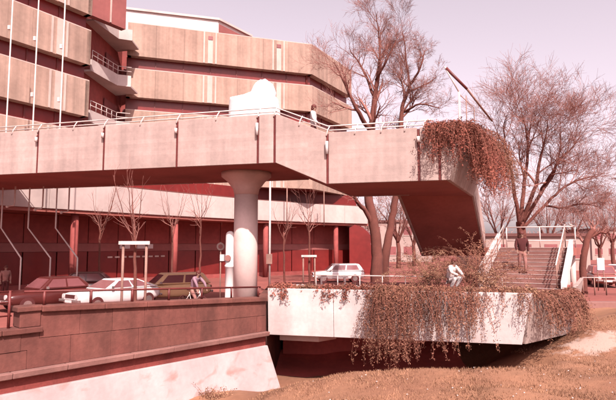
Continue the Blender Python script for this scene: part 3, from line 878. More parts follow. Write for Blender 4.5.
    for k in range(9):
        s = back[2] + u * (1.6 + k * .62) + nn * .06
        MB().wall(s, s + u * .4, (1.92, 2.04), (1.92, 2.04), .05).build('sign_lettering', M['rib'], OB)
    # rods hanging from the lowest spandrel in front of the low band
    for px, Y in ((120, 36.5), (222, 45.0), (287, 46.6), (324, 48.2), (196, 43.5)):
        p = at(px, 200, Y)
        MB().tube([V(p.x, p.y, 8.3), V(p.x, p.y, 4.6)], .05, 6).build('hanging_rod', M['timber'], OB, True)
building()

# ------------------------------------------------------------------ street furniture
def bent_mast(px_top, px_bot, lab, y_knob):
    Y = 27.6
    a = at(px_top, 228, Y); b = at(px_bot, 258, Y)
    t = thing('bent_mast', lab, 'mast', (b.x, Y, 0), 'bent white masts in front of the left wing')
    MB().tube([V(b.x, Y, 0), V(b.x, Y, b.z), V(a.x, Y, a.z), V(a.x, Y, 17.5)], [.042, .042, .038, .034], 8).build('pole', M['whitemetal'], t, True)
    MB().lathe((b.x, Y), [(.13, 0), (.13, .06), (.07, .12)], 10).build('foot', M['darkmetal'], t, True)
    for yk in y_knob:
        z = at(px_top, yk, Y).z
        MB().box(a.x - .16, a.x - .02, Y - .12, Y + .02, z - .12, z + .12).build('floodlight', M['whitemetal'], t, bevel=.02)
bent_mast(1, 21, 'bent white steel mast nearest the left edge of the picture', (28,))
bent_mast(28, 50.5, 'bent white steel mast in the middle of the three by the left wing', (39, 95))
bent_mast(55.5, 77.5, 'bent white steel mast closest to the white car', (47, 100))
for px, ye, lab in ((14.5, 206, 'hook-ended lamp hanger between the leftmost and the middle bent mast'), (42.5, 209, 'hook-ended lamp hanger between the middle and the right bent mast'), (68.5, 212, 'hook-ended lamp hanger right of all three bent masts')):
    Y = 27.0
    p = at(px, ye, Y)
    t = thing('lamp_hanger', lab, 'lamp', (p.x, p.y, p.z), 'hook-ended lamp hangers below the left wing')
    MB().tube([V(p.x, p.y, 8.2), V(p.x, p.y, p.z + .15), V(p.x - .06, p.y, p.z + .02), V(p.x - .35, p.y, p.z)], .038, 6).build('rod', M['whitemetal'], t, True)
    MB().sphere((p.x - .38, p.y, p.z - .03), .08, 8, 6).build('bulb', M['whitemetal'], t, True)

def lamp_post():
    Y = 32.0
    a = at(269.5, 285, Y); top = at(271.5, 179, Y)
    t = thing('street_post', 'tall slim white street post with small box, right of the bridge column', 'post', (a.x, Y, 0))
    MB().tube([V(a.x, Y, 0), V(a.x, Y, top.z)], [.07, .055], 8).build('pole', M['whitemetal'], t, True)
    MB().tube([V(a.x, Y, top.z), V(a.x + .5, Y, top.z + .05), V(a.x + .9, Y, top.z + .02)], .035, 6).build('arm', M['whitemetal'], t, True)
    z = at(269, 259, Y).z
    MB().box(a.x - .2, a.x + .16, Y - .16, Y - .07, z - .3, z + .3).build('control_box', M['timber'], t, bevel=.01)
lamp_post()

def round_pillar():
    Y = 22.0
    p = at(230, 260, Y); top = at(230, 231, Y).z
    t = thing('round_pillar', 'slim white round-topped pillar just left of the bridge column', 'pillar', (p.x, Y, 0))
    r = .19
    prof = [(r + .06, 0), (r + .06, .12), (r, .14), (r, 1.9), (r + .03, 1.92), (r + .03, 2.0), (r, 2.02), (r, top - .2)] + [(r * math.cos(k * math.pi / 12), top - .2 + .2 * math.sin(k * math.pi / 12)) for k in range(1, 6)]
    MB().lathe((p.x, Y), prof, 20).build('shaft', M['white'], t, True)
    z = at(229, 258, Y).z
    MB().tube([V(p.x - .05, Y - .2, z), V(p.x - .06, Y - .245, z)], .13, 14).build('round_plate', M['cgrey'], t, False)
    q = at(220.5, 265, Y + .6)
    s = thing('round_sign', 'small round street sign on a post left of the white pillar', 'sign', (q.x, q.y, 0))
    zz = at(220.5, 246.5, Y + .6).z
    MB().tube([V(q.x, q.y, 0), V(q.x, q.y, zz + .2)], .03, 6).build('post', M['timber'], s, True)
    MB().tube([V(q.x, q.y - .035, zz), V(q.x, q.y - .055, zz)], .17, 18).build('disc', M['pale'], s)
    MB().tube([V(q.x, q.y - .057, zz), V(q.x, q.y - .062, zz)], .10, 18).build('disc_centre', M['darkpanel'], s)
    MB().box(q.x - .02, q.x + .3, q.y - .07, q.y - .05, zz - .62, zz - .34).build('plate', M['sign'], s)
round_pillar()

def tarp():
    # white canvas-covered mound standing on the bridge deck
    c = at(254, 100, 22.2)
    r = random.Random(11)
    mb = MB()
    n, m = 40, 22
    prof = []
    zt = at(265, 80, 22.2).z; zs = at(240, 98, 22.2).z; z0 = ZL + DK + .01
    base = len(mb.v)
    for i in range(m + 1):
        f = i / m
        z = z0 + (zt - z0) * f
        fs = (zs - z0) / (zt - z0)
        for k in range(n):
            a = 2 * math.pi * k / n
            if f < fs:
                rx = 1.13 - .12 * (f / fs) ** 3; ox = 0
            else:
                g = (f - fs) / (1 - fs)
                rx = .52 * math.sqrt(max(0, 1 - (g * .97) ** 2.6)) + .45 * math.exp(-g * 9); ox = .42 * min(1, g * 5)
            ry = rx * .62
            w = 1 + .035 * math.sin(a * 7 + f * 3) + .025 * math.sin(a * 13 - f * 8)
            mb.v.append(V(c.x + ox + rx * w * math.cos(a), 22.2 + ry * w * math.sin(a), z + .03 * math.sin(3 * a + 5 * f)))
    for i in range(m):
        for k in range(n):
            a, b = base + i * n + k, base + i * n + (k + 1) % n
            mb.f.append((a, b, b + n, a + n))
    mb.f.append(tuple(base + m * n + k for k in range(n)))
    mb.f.append(tuple(base + k for k in range(n - 1, -1, -1)))
    o = mb.build('canvas_cover', M['tarp'], None, True)
    tag(o, 'bright white draped mound standing on the footbridge deck', 'cover')
tarp()

def slanted_boom():
    p = at(459.5, 116, 20.4)
    t = thing('slanted_mast', 'slanting dark boom with white stay above the russet hanging plant', 'mast', (p.x, p.y, ZR + DK))
    Y = 20.4
    A, K, Bq = at(446, 68, Y), at(467, 89, Y), at(492, 121, Y + 1.6)
    MB().tube([A, A.lerp(K, .5), K], [.065, .06, .055], 8).build('boom', M['darkmetal'], t, True)
    MB().tube([K, Bq], [.045, .04], 8).build('lower_boom', M['timber'], t, True)
    S = at(459, 92, Y)
    MB().tube([A + V(-.06, 0, .06), S], .03, 6).build('stay', M['whitemetal'], t, True)
    MB().tube([S, V(S.x, Y, ZR + DK)], .045, 8).build('post', M['whitemetal'], t, True)
    q = at(463, 100, Y)
    MB().tube([S + V(.02, 0, -.1), at(474, 108, Y), V(at(474, 108, Y).x, Y, ZR + DK)], .02, 6).build('brace', M['timber'], t, True)
    MB().tube([at(466, 96, Y), V(at(466, 96, Y).x, Y, ZR + DK)], .02, 6).build('brace', M['timber'], t, True)
slanted_boom()

# ------------------------------------------------------------------ trees
class Tree:
    def __init__(s, seed, twig=.006):
        s.r = random.Random(seed); s.t, s.c = MB(), MB(); s.twig = twig
    def rv(s): return V(s.r.gauss(0, 1), s.r.gauss(0, 1), s.r.gauss(0, 1))
    def branch(s, p, d, L, r0, lev, maxlev, up=.06, wig=.10, kids=5):
        d = d.normalized()
        n = 5 if lev < 3 else (4 if lev < maxlev else 3)
        pts, rad = [p.copy()], [r0]
        for i in range(n):
            d = (d + s.rv() * wig + V(0, 0, up)).normalized()
            p = p + d * (L / n)
            pts.append(p); rad.append(max(s.twig * .6, r0 * (1 - .62 * (i + 1) / n)))
        s.poly(pts, rad, lev)
        if lev < maxlev:
            s.spawn(pts, rad, L, lev, maxlev, up, wig, kids)
    def poly(s, pts, rad, lev):
        (s.t if lev < 2 else s.c).tube(pts, rad, 8 if lev == 0 else (6 if lev == 1 else (4 if lev == 2 else 3)), cap=lev < 2)
    def spawn(s, pts, rad, L, lev, maxlev, up, wig, kids, start=.28):
        N = len(pts) - 1
        for k in range(kids):
            f = start + (1 - start) * (k + s.r.random()) / kids
            i = min(N - 1, int(f * N)); g = f * N - i
            q = pts[i].lerp(pts[i + 1], g)
            dd = (pts[i + 1] - pts[i]).normalized()
            side = s.rv(); side -= dd * side.dot(dd); side.normalize()
            nd = dd * s.r.uniform(.6, 1.0) + side * s.r.uniform(.45, .85)
            rr = (rad[i] * (1 - g) + rad[i + 1] * g) * s.r.uniform(.5, .7)
            s.branch(q, nd, L * s.r.uniform(.50, .78), max(min(rr, .035) if lev > 2 else rr, s.twig), lev + 1, maxlev, up, wig, max(4, kids - 1))
    def limb(s, pts, r0, r1, maxlev, lev=1, up=.05, wig=.10, kids=6, start=.3, klen=.5):
        pts = [Vector(p) for p in pts]
        # smooth the surveyed limb and let it wander a little
        out = []
        for i in range(len(pts) - 1):
            p0, a, b, p3 = pts[max(0, i - 1)], pts[i], pts[i + 1], pts[min(len(pts) - 1, i + 2)]
            for k in range(5):
                f = k / 5
                q = 0.5 * (2 * a + (b - p0) * f + (2 * p0 - 5 * a + 4 * b - p3) * f * f + (3 * a - p0 - 3 * b + p3) * f ** 3)
                out.append(q + s.rv() * min(.05, .012 * (b - a).length) * (1 if k else 0))
        out.append(pts[-1])
        L = sum((b - a).length for a, b in zip(out[:-1], out[1:]))
        rad = [r0 + (r1 - r0) * i / (len(out) - 1) for i in range(len(out))]
        s.poly(out, rad, lev - 1 if lev > 0 else 0)
        s.spawn(out, rad, L * klen, lev, maxlev, up, wig, kids, start)
    def build(s, name, label, loc, group=None, bark='bark', tw='twig', cat='tree'):
        t = thing(name, label, cat, loc, group)
        s.t.build('trunk', M[bark], t, True)
        s.c.build('crown', M[tw], t, True)
        return t

def trees():
    # the two tall stems behind the bridge
    Y = 33.0
    T = Tree(21, .007)
    b = at(376, 270, Y); b.z = 0
    T.limb([b - V(0, 0, .2), at(377, 262, Y), at(376, 240, Y), at(372, 215, Y), at(368, 190, Y), at(371, 150, Y), at(373, 118, Y), at(375, 96, Y), at(378, 76, Y), at(380, 58, Y)], .40, .10, 5, 1, kids=7, start=.5, klen=.17)
    T.limb([b - V(.05, 0, .25), b + V(.02, 0, .3), at(376.5, 252, Y)], .56, .27, 0, 0, kids=0)
    T.limb([at(378, 74, Y), at(380, 58, Y), at(379, 38, Y), at(376, 14, Y)], .11, .025, 5, 1, kids=8, start=.1, klen=.55)
    T.limb([at(374, 96, Y), at(362, 68, Y + 1), at(350, 50, Y + 1)], .11, .03, 5, 1, kids=6, klen=.55)
    T.limb([at(376, 80, Y), at(386, 62, Y - 1), at(396, 40, Y - 1)], .10, .025, 5, 1, kids=6, klen=.55)
    T.limb([at(370, 130, Y), at(356, 108, Y - 1), at(345, 84, Y - 1), at(334, 62, Y - 1)], .16, .03, 5, 1, kids=7, klen=.5)
    T.limb([at(374, 228, Y), at(366, 212, Y - .3), at(356, 200, Y - 1), at(350, 180, Y - 1), at(352, 140, Y - 1)], .17, .06, 4, 1, kids=5, klen=.4)
    T.build('bare_tree', 'tall bare tree whose trunk forks behind the footbridge, left stem', tuple(b), 'bare trees')
    T = Tree(22, .007)
    b = at(384, 270, Y + 1.5); b.z = 0
    T.limb([b - V(0, 0, .2), at(385, 258, Y + 1), at(389, 235, Y + 1), at(394, 205, Y + 1), at(400, 165, Y + 1), at(401, 125, Y + 1), at(403, 104, Y + 1), at(409, 88, Y + 1), at(407, 66, Y + 1), at(403, 34, Y + 1)], .32, .03, 5, 1, kids=9, start=.5, klen=.15)
    T.limb([b - V(0, 0, .25), b + V(0, 0, .3), at(386, 252, Y + 1)], .46, .20, 0, 0, kids=0)
    T.limb([at(409, 88, Y + 1), at(420, 68, Y), at(425, 50, Y)], .10, .025, 5, 1, kids=7, klen=.5)
    T.limb([at(408, 92, Y + 1), at(422, 86, Y + 2), at(436, 78, Y + 2)], .08, .02, 5, 1, kids=6, klen=.45)
    T.limb([at(404, 112, Y + 1), at(420, 104, Y), at(440, 108, Y)], .09, .025, 5, 1, kids=6, klen=.5)
    T.build('bare_tree', 'bare tree with curving stem above the middle of the footbridge, right stem', tuple(b), 'bare trees')
    # broad tree beyond the stair
    Y = 41
    T = Tree(31, .010)
    b = at(523, 262, Y); b.z = 0
    T.limb([b, at(522, 240, Y), at(520, 222, Y)], .40, .32, 0, 0, kids=0)
    for pts, r0 in (([(520, 224), (514, 190), (508, 160), (504, 132), (506, 116)], .22), ([(520, 222), (524, 185), (528, 150), (524, 122), (520, 108)], .24),
                    ([(521, 222), (534, 190), (540, 160), (546, 135), (548, 120)], .24), ([(522, 224), (540, 195), (556, 165), (572, 148), (580, 136)], .22),
                    ([(523, 228), (548, 202), (566, 186), (586, 178), (598, 176)], .18), ([(545, 205), (562, 208), (580, 204), (598, 206)], .12), ([(540, 195), (552, 178), (560, 150), (560, 128)], .14)):
        T.limb([at(x, y, Y + T.r.uniform(-1.5, 1.5)) for x, y in pts], r0 * .8, .025, 5, 1, kids=8, start=.28, klen=.42)
    T.build('bare_tree', 'broad bare tree with fanning limbs beyond the stair at right', tuple(b), 'bare trees')
    # dark leaning tree behind the white string at the far right
    Y = 31
    T = Tree(37, .008)
    b = at(584, 285, Y); b.z = 0
    T.limb([b, at(583, 262, Y), at(588, 238, Y), at(594, 230, Y)], .22, .16, 4, 1, kids=4, start=.5, klen=.35)
    T.limb([at(588, 238, Y), at(600, 232, Y), at(606, 234, Y)], .13, .05, 4, 1, kids=6, start=.1, klen=.5)
    T.build('bare_tree', 'small dark tree with thick bent trunk right of the white stair string', tuple(b), 'bare trees')
    # street saplings
    sap = [(135, 19.6, 172, 'young bare tree tied inside the white-barred timber guard near the white car', 3),
           (309, 33, 180, 'young bare tree in the guard right of the bridge column', 4), (172, 33, 186, 'thin young bare tree behind the mustard car', 5),
           (99, 31.5, 182, 'thin young bare tree behind the white car, left of the guard', 6), (200, 36, 176, 'thin young bare tree between the cyclist and the sign post', 8),
           (284, 37, 200, 'thin young bare tree just right of the tall street post', 9)]
    for px, Y, yt, lab, sd in sap:
        T = Tree(sd, .007)
        b = at(px, 260, Y); b.z = 0
        top = at(px + 2, yt, Y)
        h = top.z
        T.limb([b, V(b.x + .02, Y, h * .35), V(b.x - .03, Y, h * .62)], .075, .045, 3, 1, kids=4, start=.75, klen=.35)
        for k in range(5):
            a = T.r.uniform(0, 6.28)
            T.limb([V(b.x, Y, h * (.45 + .08 * k / 2)), V(b.x + .5 * math.cos(a), Y + .5 * math.sin(a), h * .72), V(b.x + .9 * math.cos(a), Y + .9 * math.sin(a), h * T.r.uniform(.88, 1))], .022, .007, 3, 2, kids=6, klen=.4)
        T.build('sapling', lab, tuple(b), 'street saplings')
    for px, Y, ytop, lab in ((134.5, 19.4, 242, 'timber tree guard with white crossbar beside the white car'), (309, 32.7, 255.5, 'timber tree guard with white crossbar right of the bridge column')):
        w = .36 if Y < 25 else .3
        c = at(px, 260, Y); z = at(px, ytop, Y).z
        t = thing('tree_guard', lab, 'tree guard', (c.x, Y, 0), 'timber tree guards')
        for sx in (-1, 1):
            for dy in (0,):
                MB().tube([V(c.x + sx * w * 1.2, Y + dy, 0), V(c.x + sx * w * 1.2, Y + dy, z)], .05, 8).build('stake', M['timber'], t, True)
        for dy in (-.085,):
            MB().box(c.x - w * 1.6, c.x + w * 1.6, Y + dy - .03, Y + dy + .03, z - .1, z + .03).build('crossbar', M['whitemetal'], t, bevel=.01)
    # far trees: two shapes repeated along the far side of the park
    protos = []
    for sd in (51, 52):
        T = Tree(sd, .02)
        T.limb([V(0, 0, 0), V(.1, 0, 2.0), V(0, .1, 3.5)], .32, .22, 0, 0, kids=0)
        for k in range(6):
            a = k * 1.05 + T.r.uniform(-.3, .3)
            T.limb([V(0, 0, 3.2), V(1.3 * math.cos(a), 1.3 * math.sin(a), 6), V(2.6 * math.cos(a), 2.6 * math.sin(a), 8.5 + T.r.uniform(-1, 1.5))], .14, .03, 4, 1, kids=6, klen=.5)
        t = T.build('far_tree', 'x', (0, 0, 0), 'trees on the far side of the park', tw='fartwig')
        protos.append(t)
    spots = [(398, 66, 1.0, 'far bare tree showing between the forked trunk and the dark stair'), (414, 74, .9, 'far bare tree just left of the dark stair underside'), (368, 72, .85, 'far bare tree left of the forked trunk'),
             (500, 78, 1.1, 'far bare tree above the left white string'), (548, 70, .9, 'far bare tree behind the person on the stair'), (572, 82, 1.0, 'far bare tree behind the right stair rails'),
             (600, 62, .75, 'far bare tree above the parked cars at right'), (613, 75, .95, 'far bare tree at the right edge of the picture')]
    for i, (px, Y, s, lab) in enumerate(spots):
        o = protos[i % 2] if i < 2 else copy_tree(protos[i % 2])
        p = at(px, 250, Y)
        o.location = (p.x, Y, 0); o.rotation_euler.z = i * 1.3; o.scale = (s, s, s)
        o['label'] = lab
trees()

# ------------------------------------------------------------------ planting
def strands(name, label, roots, mats, lens, seed, out, leaf=.035, dens=26, group=None, arch=.25, loc=None, spread=.25, droop=1.0, density_clump=None):
    """trailing plant: stems that arch outward then hang; roots = list of points"""
    r = random.Random(seed)
    st, lf = MB(), MB()
    for ri, p in enumerate(roots):
        p = Vector(p)
        L = lens[ri] if len(lens) == len(roots) and len(lens) > 2 else r.uniform(*lens)
        d = (out + V(r.gauss(0, spread), r.gauss(0, spread), 0)).normalized() * arch + V(0, 0, r.uniform(.1, .35) * arch * 2)
        n = 9
        pts = [p]
        v = d.normalized()
        for i in range(n):
            v = (v + V(r.gauss(0, .14), r.gauss(0, .14), -.42 * droop)).normalized()
            p = p + v * (L / n)
            pts.append(p)
        st.tube(pts, [.008 - .0006 * i for i in range(n + 1)], 3, cap=False)
        m = int(L * dens)
        for k in range(m):
            f = r.random() ** .85 * n * .999
            i = int(f)
            q = pts[i].lerp(pts[i + 1], f - i) + V(r.gauss(0, .035), r.gauss(0, .035), r.gauss(0, .03))
            s = leaf * r.uniform(.6, 1.4)
            a = V(r.gauss(0, 1), r.gauss(0, 1), r.gauss(-.6, .8)).normalized()
            b = a.cross(V(r.gauss(0, 1), r.gauss(0, 1), r.gauss(0, 1))).normalized()
            lf.add([q, q + a * s + b * s * .45, q + a * s * 2.1, q + a * s - b * s * .45], [(0, 1, 2, 3)])
    c = loc or roots[0]
    t = thing(name, label, 'plant', tuple(c), group)
    st.build('stems', M['stem'], t); o = t.children[-1]; o.name = 'stem_tangle'; stuff(o)
    o = lf.build('foliage', M[mats], t); stuff(o)
    return t
def planting():
    r = random.Random(77)
    T0, T1 = V(-1.5, 19.48, 0), V(7.40, 17.40, 0)
    d = T1 - T0; n = V(d.y, -d.x, 0).normalized()
    out = n
    def edge(f, back=.0): return T0 + d * f - n * back + V(0, 0, 1.22)
    fx = lambda px: ((px - 308) / FPX * (19.48 + 1.5 * -.236) / (1 + .236 * (px - 308) / FPX) + 1.5) / 8.9
    G = 'plants trailing over the terrace edge'
    def cascade(label, p0, p1, count, lens, mats, seed, leaf=.035, dens=26, back=(.05, .5)):
        roots = []
        nc = max(3, int((p1 - p0) / 7))
        cl = [(r.uniform(p0, p1), r.random()) for _ in range(nc)]
        ls = []
        for i in range(count):
            c, k = cl[r.randrange(nc)]
            roots.append(edge(fx(min(p1 + 4, max(p0 - 4, r.gauss(c, 3.2)))), r.uniform(*back)) + V(0, 0, r.uniform(0, .2)))
            ls.append(lens[0] + (lens[1] - lens[0]) * min(1, max(0, k + r.gauss(0, .16))))
        strands('trailing_plant', label, roots, mats, ls, seed, out, leaf, dens, G, loc=edge(fx((p0 + p1) / 2), .3))
    cascade('dense straw-brown plant cascading furthest below the terrace edge', 376, 428, 170, (.9, 3.1), 'vine', 1, leaf=.03, dens=36)
    cascade('straw-brown trailing plant right of the longest cascade', 424, 474, 130, (.6, 2.9), 'vine', 2, leaf=.03, dens=32)
    cascade('thin trailing plant with pale wall showing through, left of the terrace corner', 476, 522, 60, (.3, 2.1), 'vine', 3, leaf=.028, dens=28)
    cascade('short dark ivy fringe along the left part of the terrace edge', 270, 378, 150, (.25, .65), 'vine_dark', 4, leaf=.045, dens=42, back=(.1, .6))
    # right end
    roots = []
    T2 = V(9.95, 19.5, 0)
    for i in range(150):
        f = r.uniform(.02, .95)
        p = T1 + (T2 - T1) * f + V(-.08, .06, 1.24)
        roots.append(p)
    strands('trailing_plant', 'rust-brown plant trailing over the shaded end of the terrace', roots, 'vine', (.8, 1.9), 5, V(.6, -.7, 0), .035, 28, G, loc=T1 + V(.5, .5, 1.24))
    # low ground cover along the planter, bush by bush
    def bush(label, px, w, h, count, mats, seed, back=.5, droop=.55, leaf=.04, lens=None):
        roots = []
        c = edge(fx(px), back)
        for i in range(count):
            a = r.uniform(0, 6.28); q = r.random() ** .5
            roots.append(c + V(math.cos(a) * q * w, math.sin(a) * q * .35, r.uniform(-.02, .1)))
        st = strands('terrace_shrub', label, roots, mats, lens or (h * .8, h * 1.5), seed, V(r.gauss(0, .3), -.3, 0), leaf, 34, 'shrubs on the terrace', arch=1.0, spread=1.1, droop=droop * .45, loc=c)
        return st
    for i, px in enumerate((283, 305, 328, 350, 372)):
        bush(['low shrub at the far left end of the terrace', 'low shrub second from the left end of the terrace', 'low shrub in front of the white bench', 'low shrub right of the white bench', 'low shrub left of the long cascade'][i], px, .55, .28, 70, 'vine' if i % 2 else 'vine_dark', 20 + i, back=.55)
    for i, px in enumerate((396, 418, 438, 470, 500, 522)):
        bush(['low straw shrub above the longest cascade', 'low shrub below the stair foot', 'low shrub just left of the crouching person', 'low straw shrub beside the crouching person', 'low shrub left of the step nosings', 'low shrub at the right corner of the terrace'][i], px, .5, .34, 80, 'vine_light' if i % 2 else 'vine', 30 + i, back=.55)
    # taller arching sprays
    def spray(label, px, base_y, top_y, Y, count, seed, mats, w=.35):
        c = at(px, base_y, Y); c.z = 1.05
        h = at(px, top_y, Y).z - 1.05
        roots = [c + V(r.gauss(0, w * .5), r.gauss(0, .2), 0) for i in range(count)]
        rr = random.Random(seed)
        st, lf = MB(), MB()
        for p in roots:
            v = V(rr.gauss(0, .28), rr.gauss(0, .2), 1).normalized()
            L = h * rr.uniform(.9, 1.5); q = p.copy(); pts = [q]
            for i in range(10):
                v = (v + V(v.x * .16 + rr.gauss(0, .05), v.y * .1, -.05 - .028 * i)).normalized()
                q = q + v * (L / 10); pts.append(q)
            st.tube(pts, [.009 - .0007 * i for i in range(11)], 3, cap=False)
            for k in range(int(L * 30)):
                f = (.25 + .75 * rr.random()) * 9.99; i = int(f)
                e = pts[i].lerp(pts[i + 1], f - i) + V(rr.gauss(0, .03), rr.gauss(0, .03), rr.gauss(0, .03))
                a = V(rr.gauss(0, 1), rr.gauss(0, 1), rr.gauss(-.3, .7)).normalized(); b = a.orthogonal().normalized(); s = rr.uniform(.018, .04)
                lf.add([e, e + a * s + b * s * .4, e + a * s * 2.1, e + a * s - b * s * .4], [(0, 1, 2, 3)])
        t = thing('arching_shrub', label, 'shrub', tuple(c), 'arching shrubs on the terrace')
        stuff(st.build('stem_tangle', M['stem'], t)); stuff(lf.build('foliage', M[mats], t))
    spray('arching straw shrub at the foot of the dark stair, left of the crouching person', 428, 286, 250, 19.8, 90, 41, 'vine_light', .7)
    spray('tallest arching shrub right of the crouching person', 474, 288, 240, 19.3, 110, 42, 'vine', .5)
    spray('arching shrub in front of the left white stair string', 492, 288, 268, 18.9, 40, 43, 'vine_light', .35)
    # russet mass over the upper landing corner
    E0 = bp(C3); E1 = V(7.5, 23.4, 0)
    roots = []
    for i in range(240):
        x = r.uniform(x_on_line(428), C3 + .45)
        roots.append(bp(x, r.uniform(.02, .6)) + V(0, 0, ZRT + r.uniform(-.02, .22)))
    ls = [r.uniform(.3, .8) if r.random() < .6 else r.uniform(.8, 2.0) for _ in roots]
    strands('hanging_plant', 'russet plant hanging over the front corner of the upper landing', roots, 'vine_dark', ls, 61, V(-.26, -.97, 0), .034, 34, 'hanging plants on the upper landing', loc=bp(C3 - .4) + V(0, 0, ZRT), arch=.3)
    roots = []
    ln = V(.91, -.42, 0)
    for i in range(520):
        f = r.uniform(-.02, .97)
        f *= .82
        p = E0 + (E1 - E0) * f + ln * (EL - r.uniform(-.1, .6))
        roots.append(p + V(0, 0, ZRT + (r.uniform(-.02, .2) if r.random() < .45 else r.uniform(0, .15 + f * .95))))
    ls = [r.uniform(.5, 1.2) if r.random() < .4 else r.uniform(1.4, 3.0) for _ in roots]
    ls = [l_ * .9 for l_ in ls]
    strands('hanging_plant', 'long russet plant hanging down the right end of the upper landing', roots, 'vine_dark', ls, 62, ln, .034, 30, 'hanging plants on the upper landing', loc=E0.lerp(E1, .5) + V(0, 0, ZRT), droop=1.5)
    roots = []
    for i in range(110):
        f = r.uniform(.55, 1.12)
        p = E0 + (E1 - E0) * f + ln * EL
        roots.append(p + V(0, 0, ZRT + r.uniform(0, .6) - max(0, f - 1) * 2))
    strands('hanging_plant', 'straw coloured fringe at the far end of the upper landing', roots, 'vine', (1.2, 3.0), 63, ln, .032, 26, 'hanging plants on the upper landing', loc=E1 + V(0, 0, ZRT))
    # tufts at the foot of the canal wall and where the terrace meets the bank
    for i in range(7):
        t = 2.2 + i * 1.35
        p = W0 + WD * t + WNRM * (.85 + r.uniform(0, .2))
        p.z = TERR(p.x, p.y)
        roots = [p + V(r.gauss(0, .25), r.gauss(0, .15), 0) for _ in range(40)]
        strands('wall_foot_weed', ['straw weed at the canal wall foot, lower left corner', 'dry weed second along the foot of the canal wall', 'dry weed third along the foot of the canal wall', 'dry weed midway along the foot of the canal wall', 'dry weed fifth along the foot of the canal wall', 'dry weed near the right end of the canal wall foot', 'dry weed at the right corner of the white wall base'][i], roots, 'vine_light', (.2, .55), 80 + i, V(.2, -.2, .5), .03, 30, 'weeds along the canal wall foot', arch=1, spread=.8, droop=.25, loc=p)
planting()

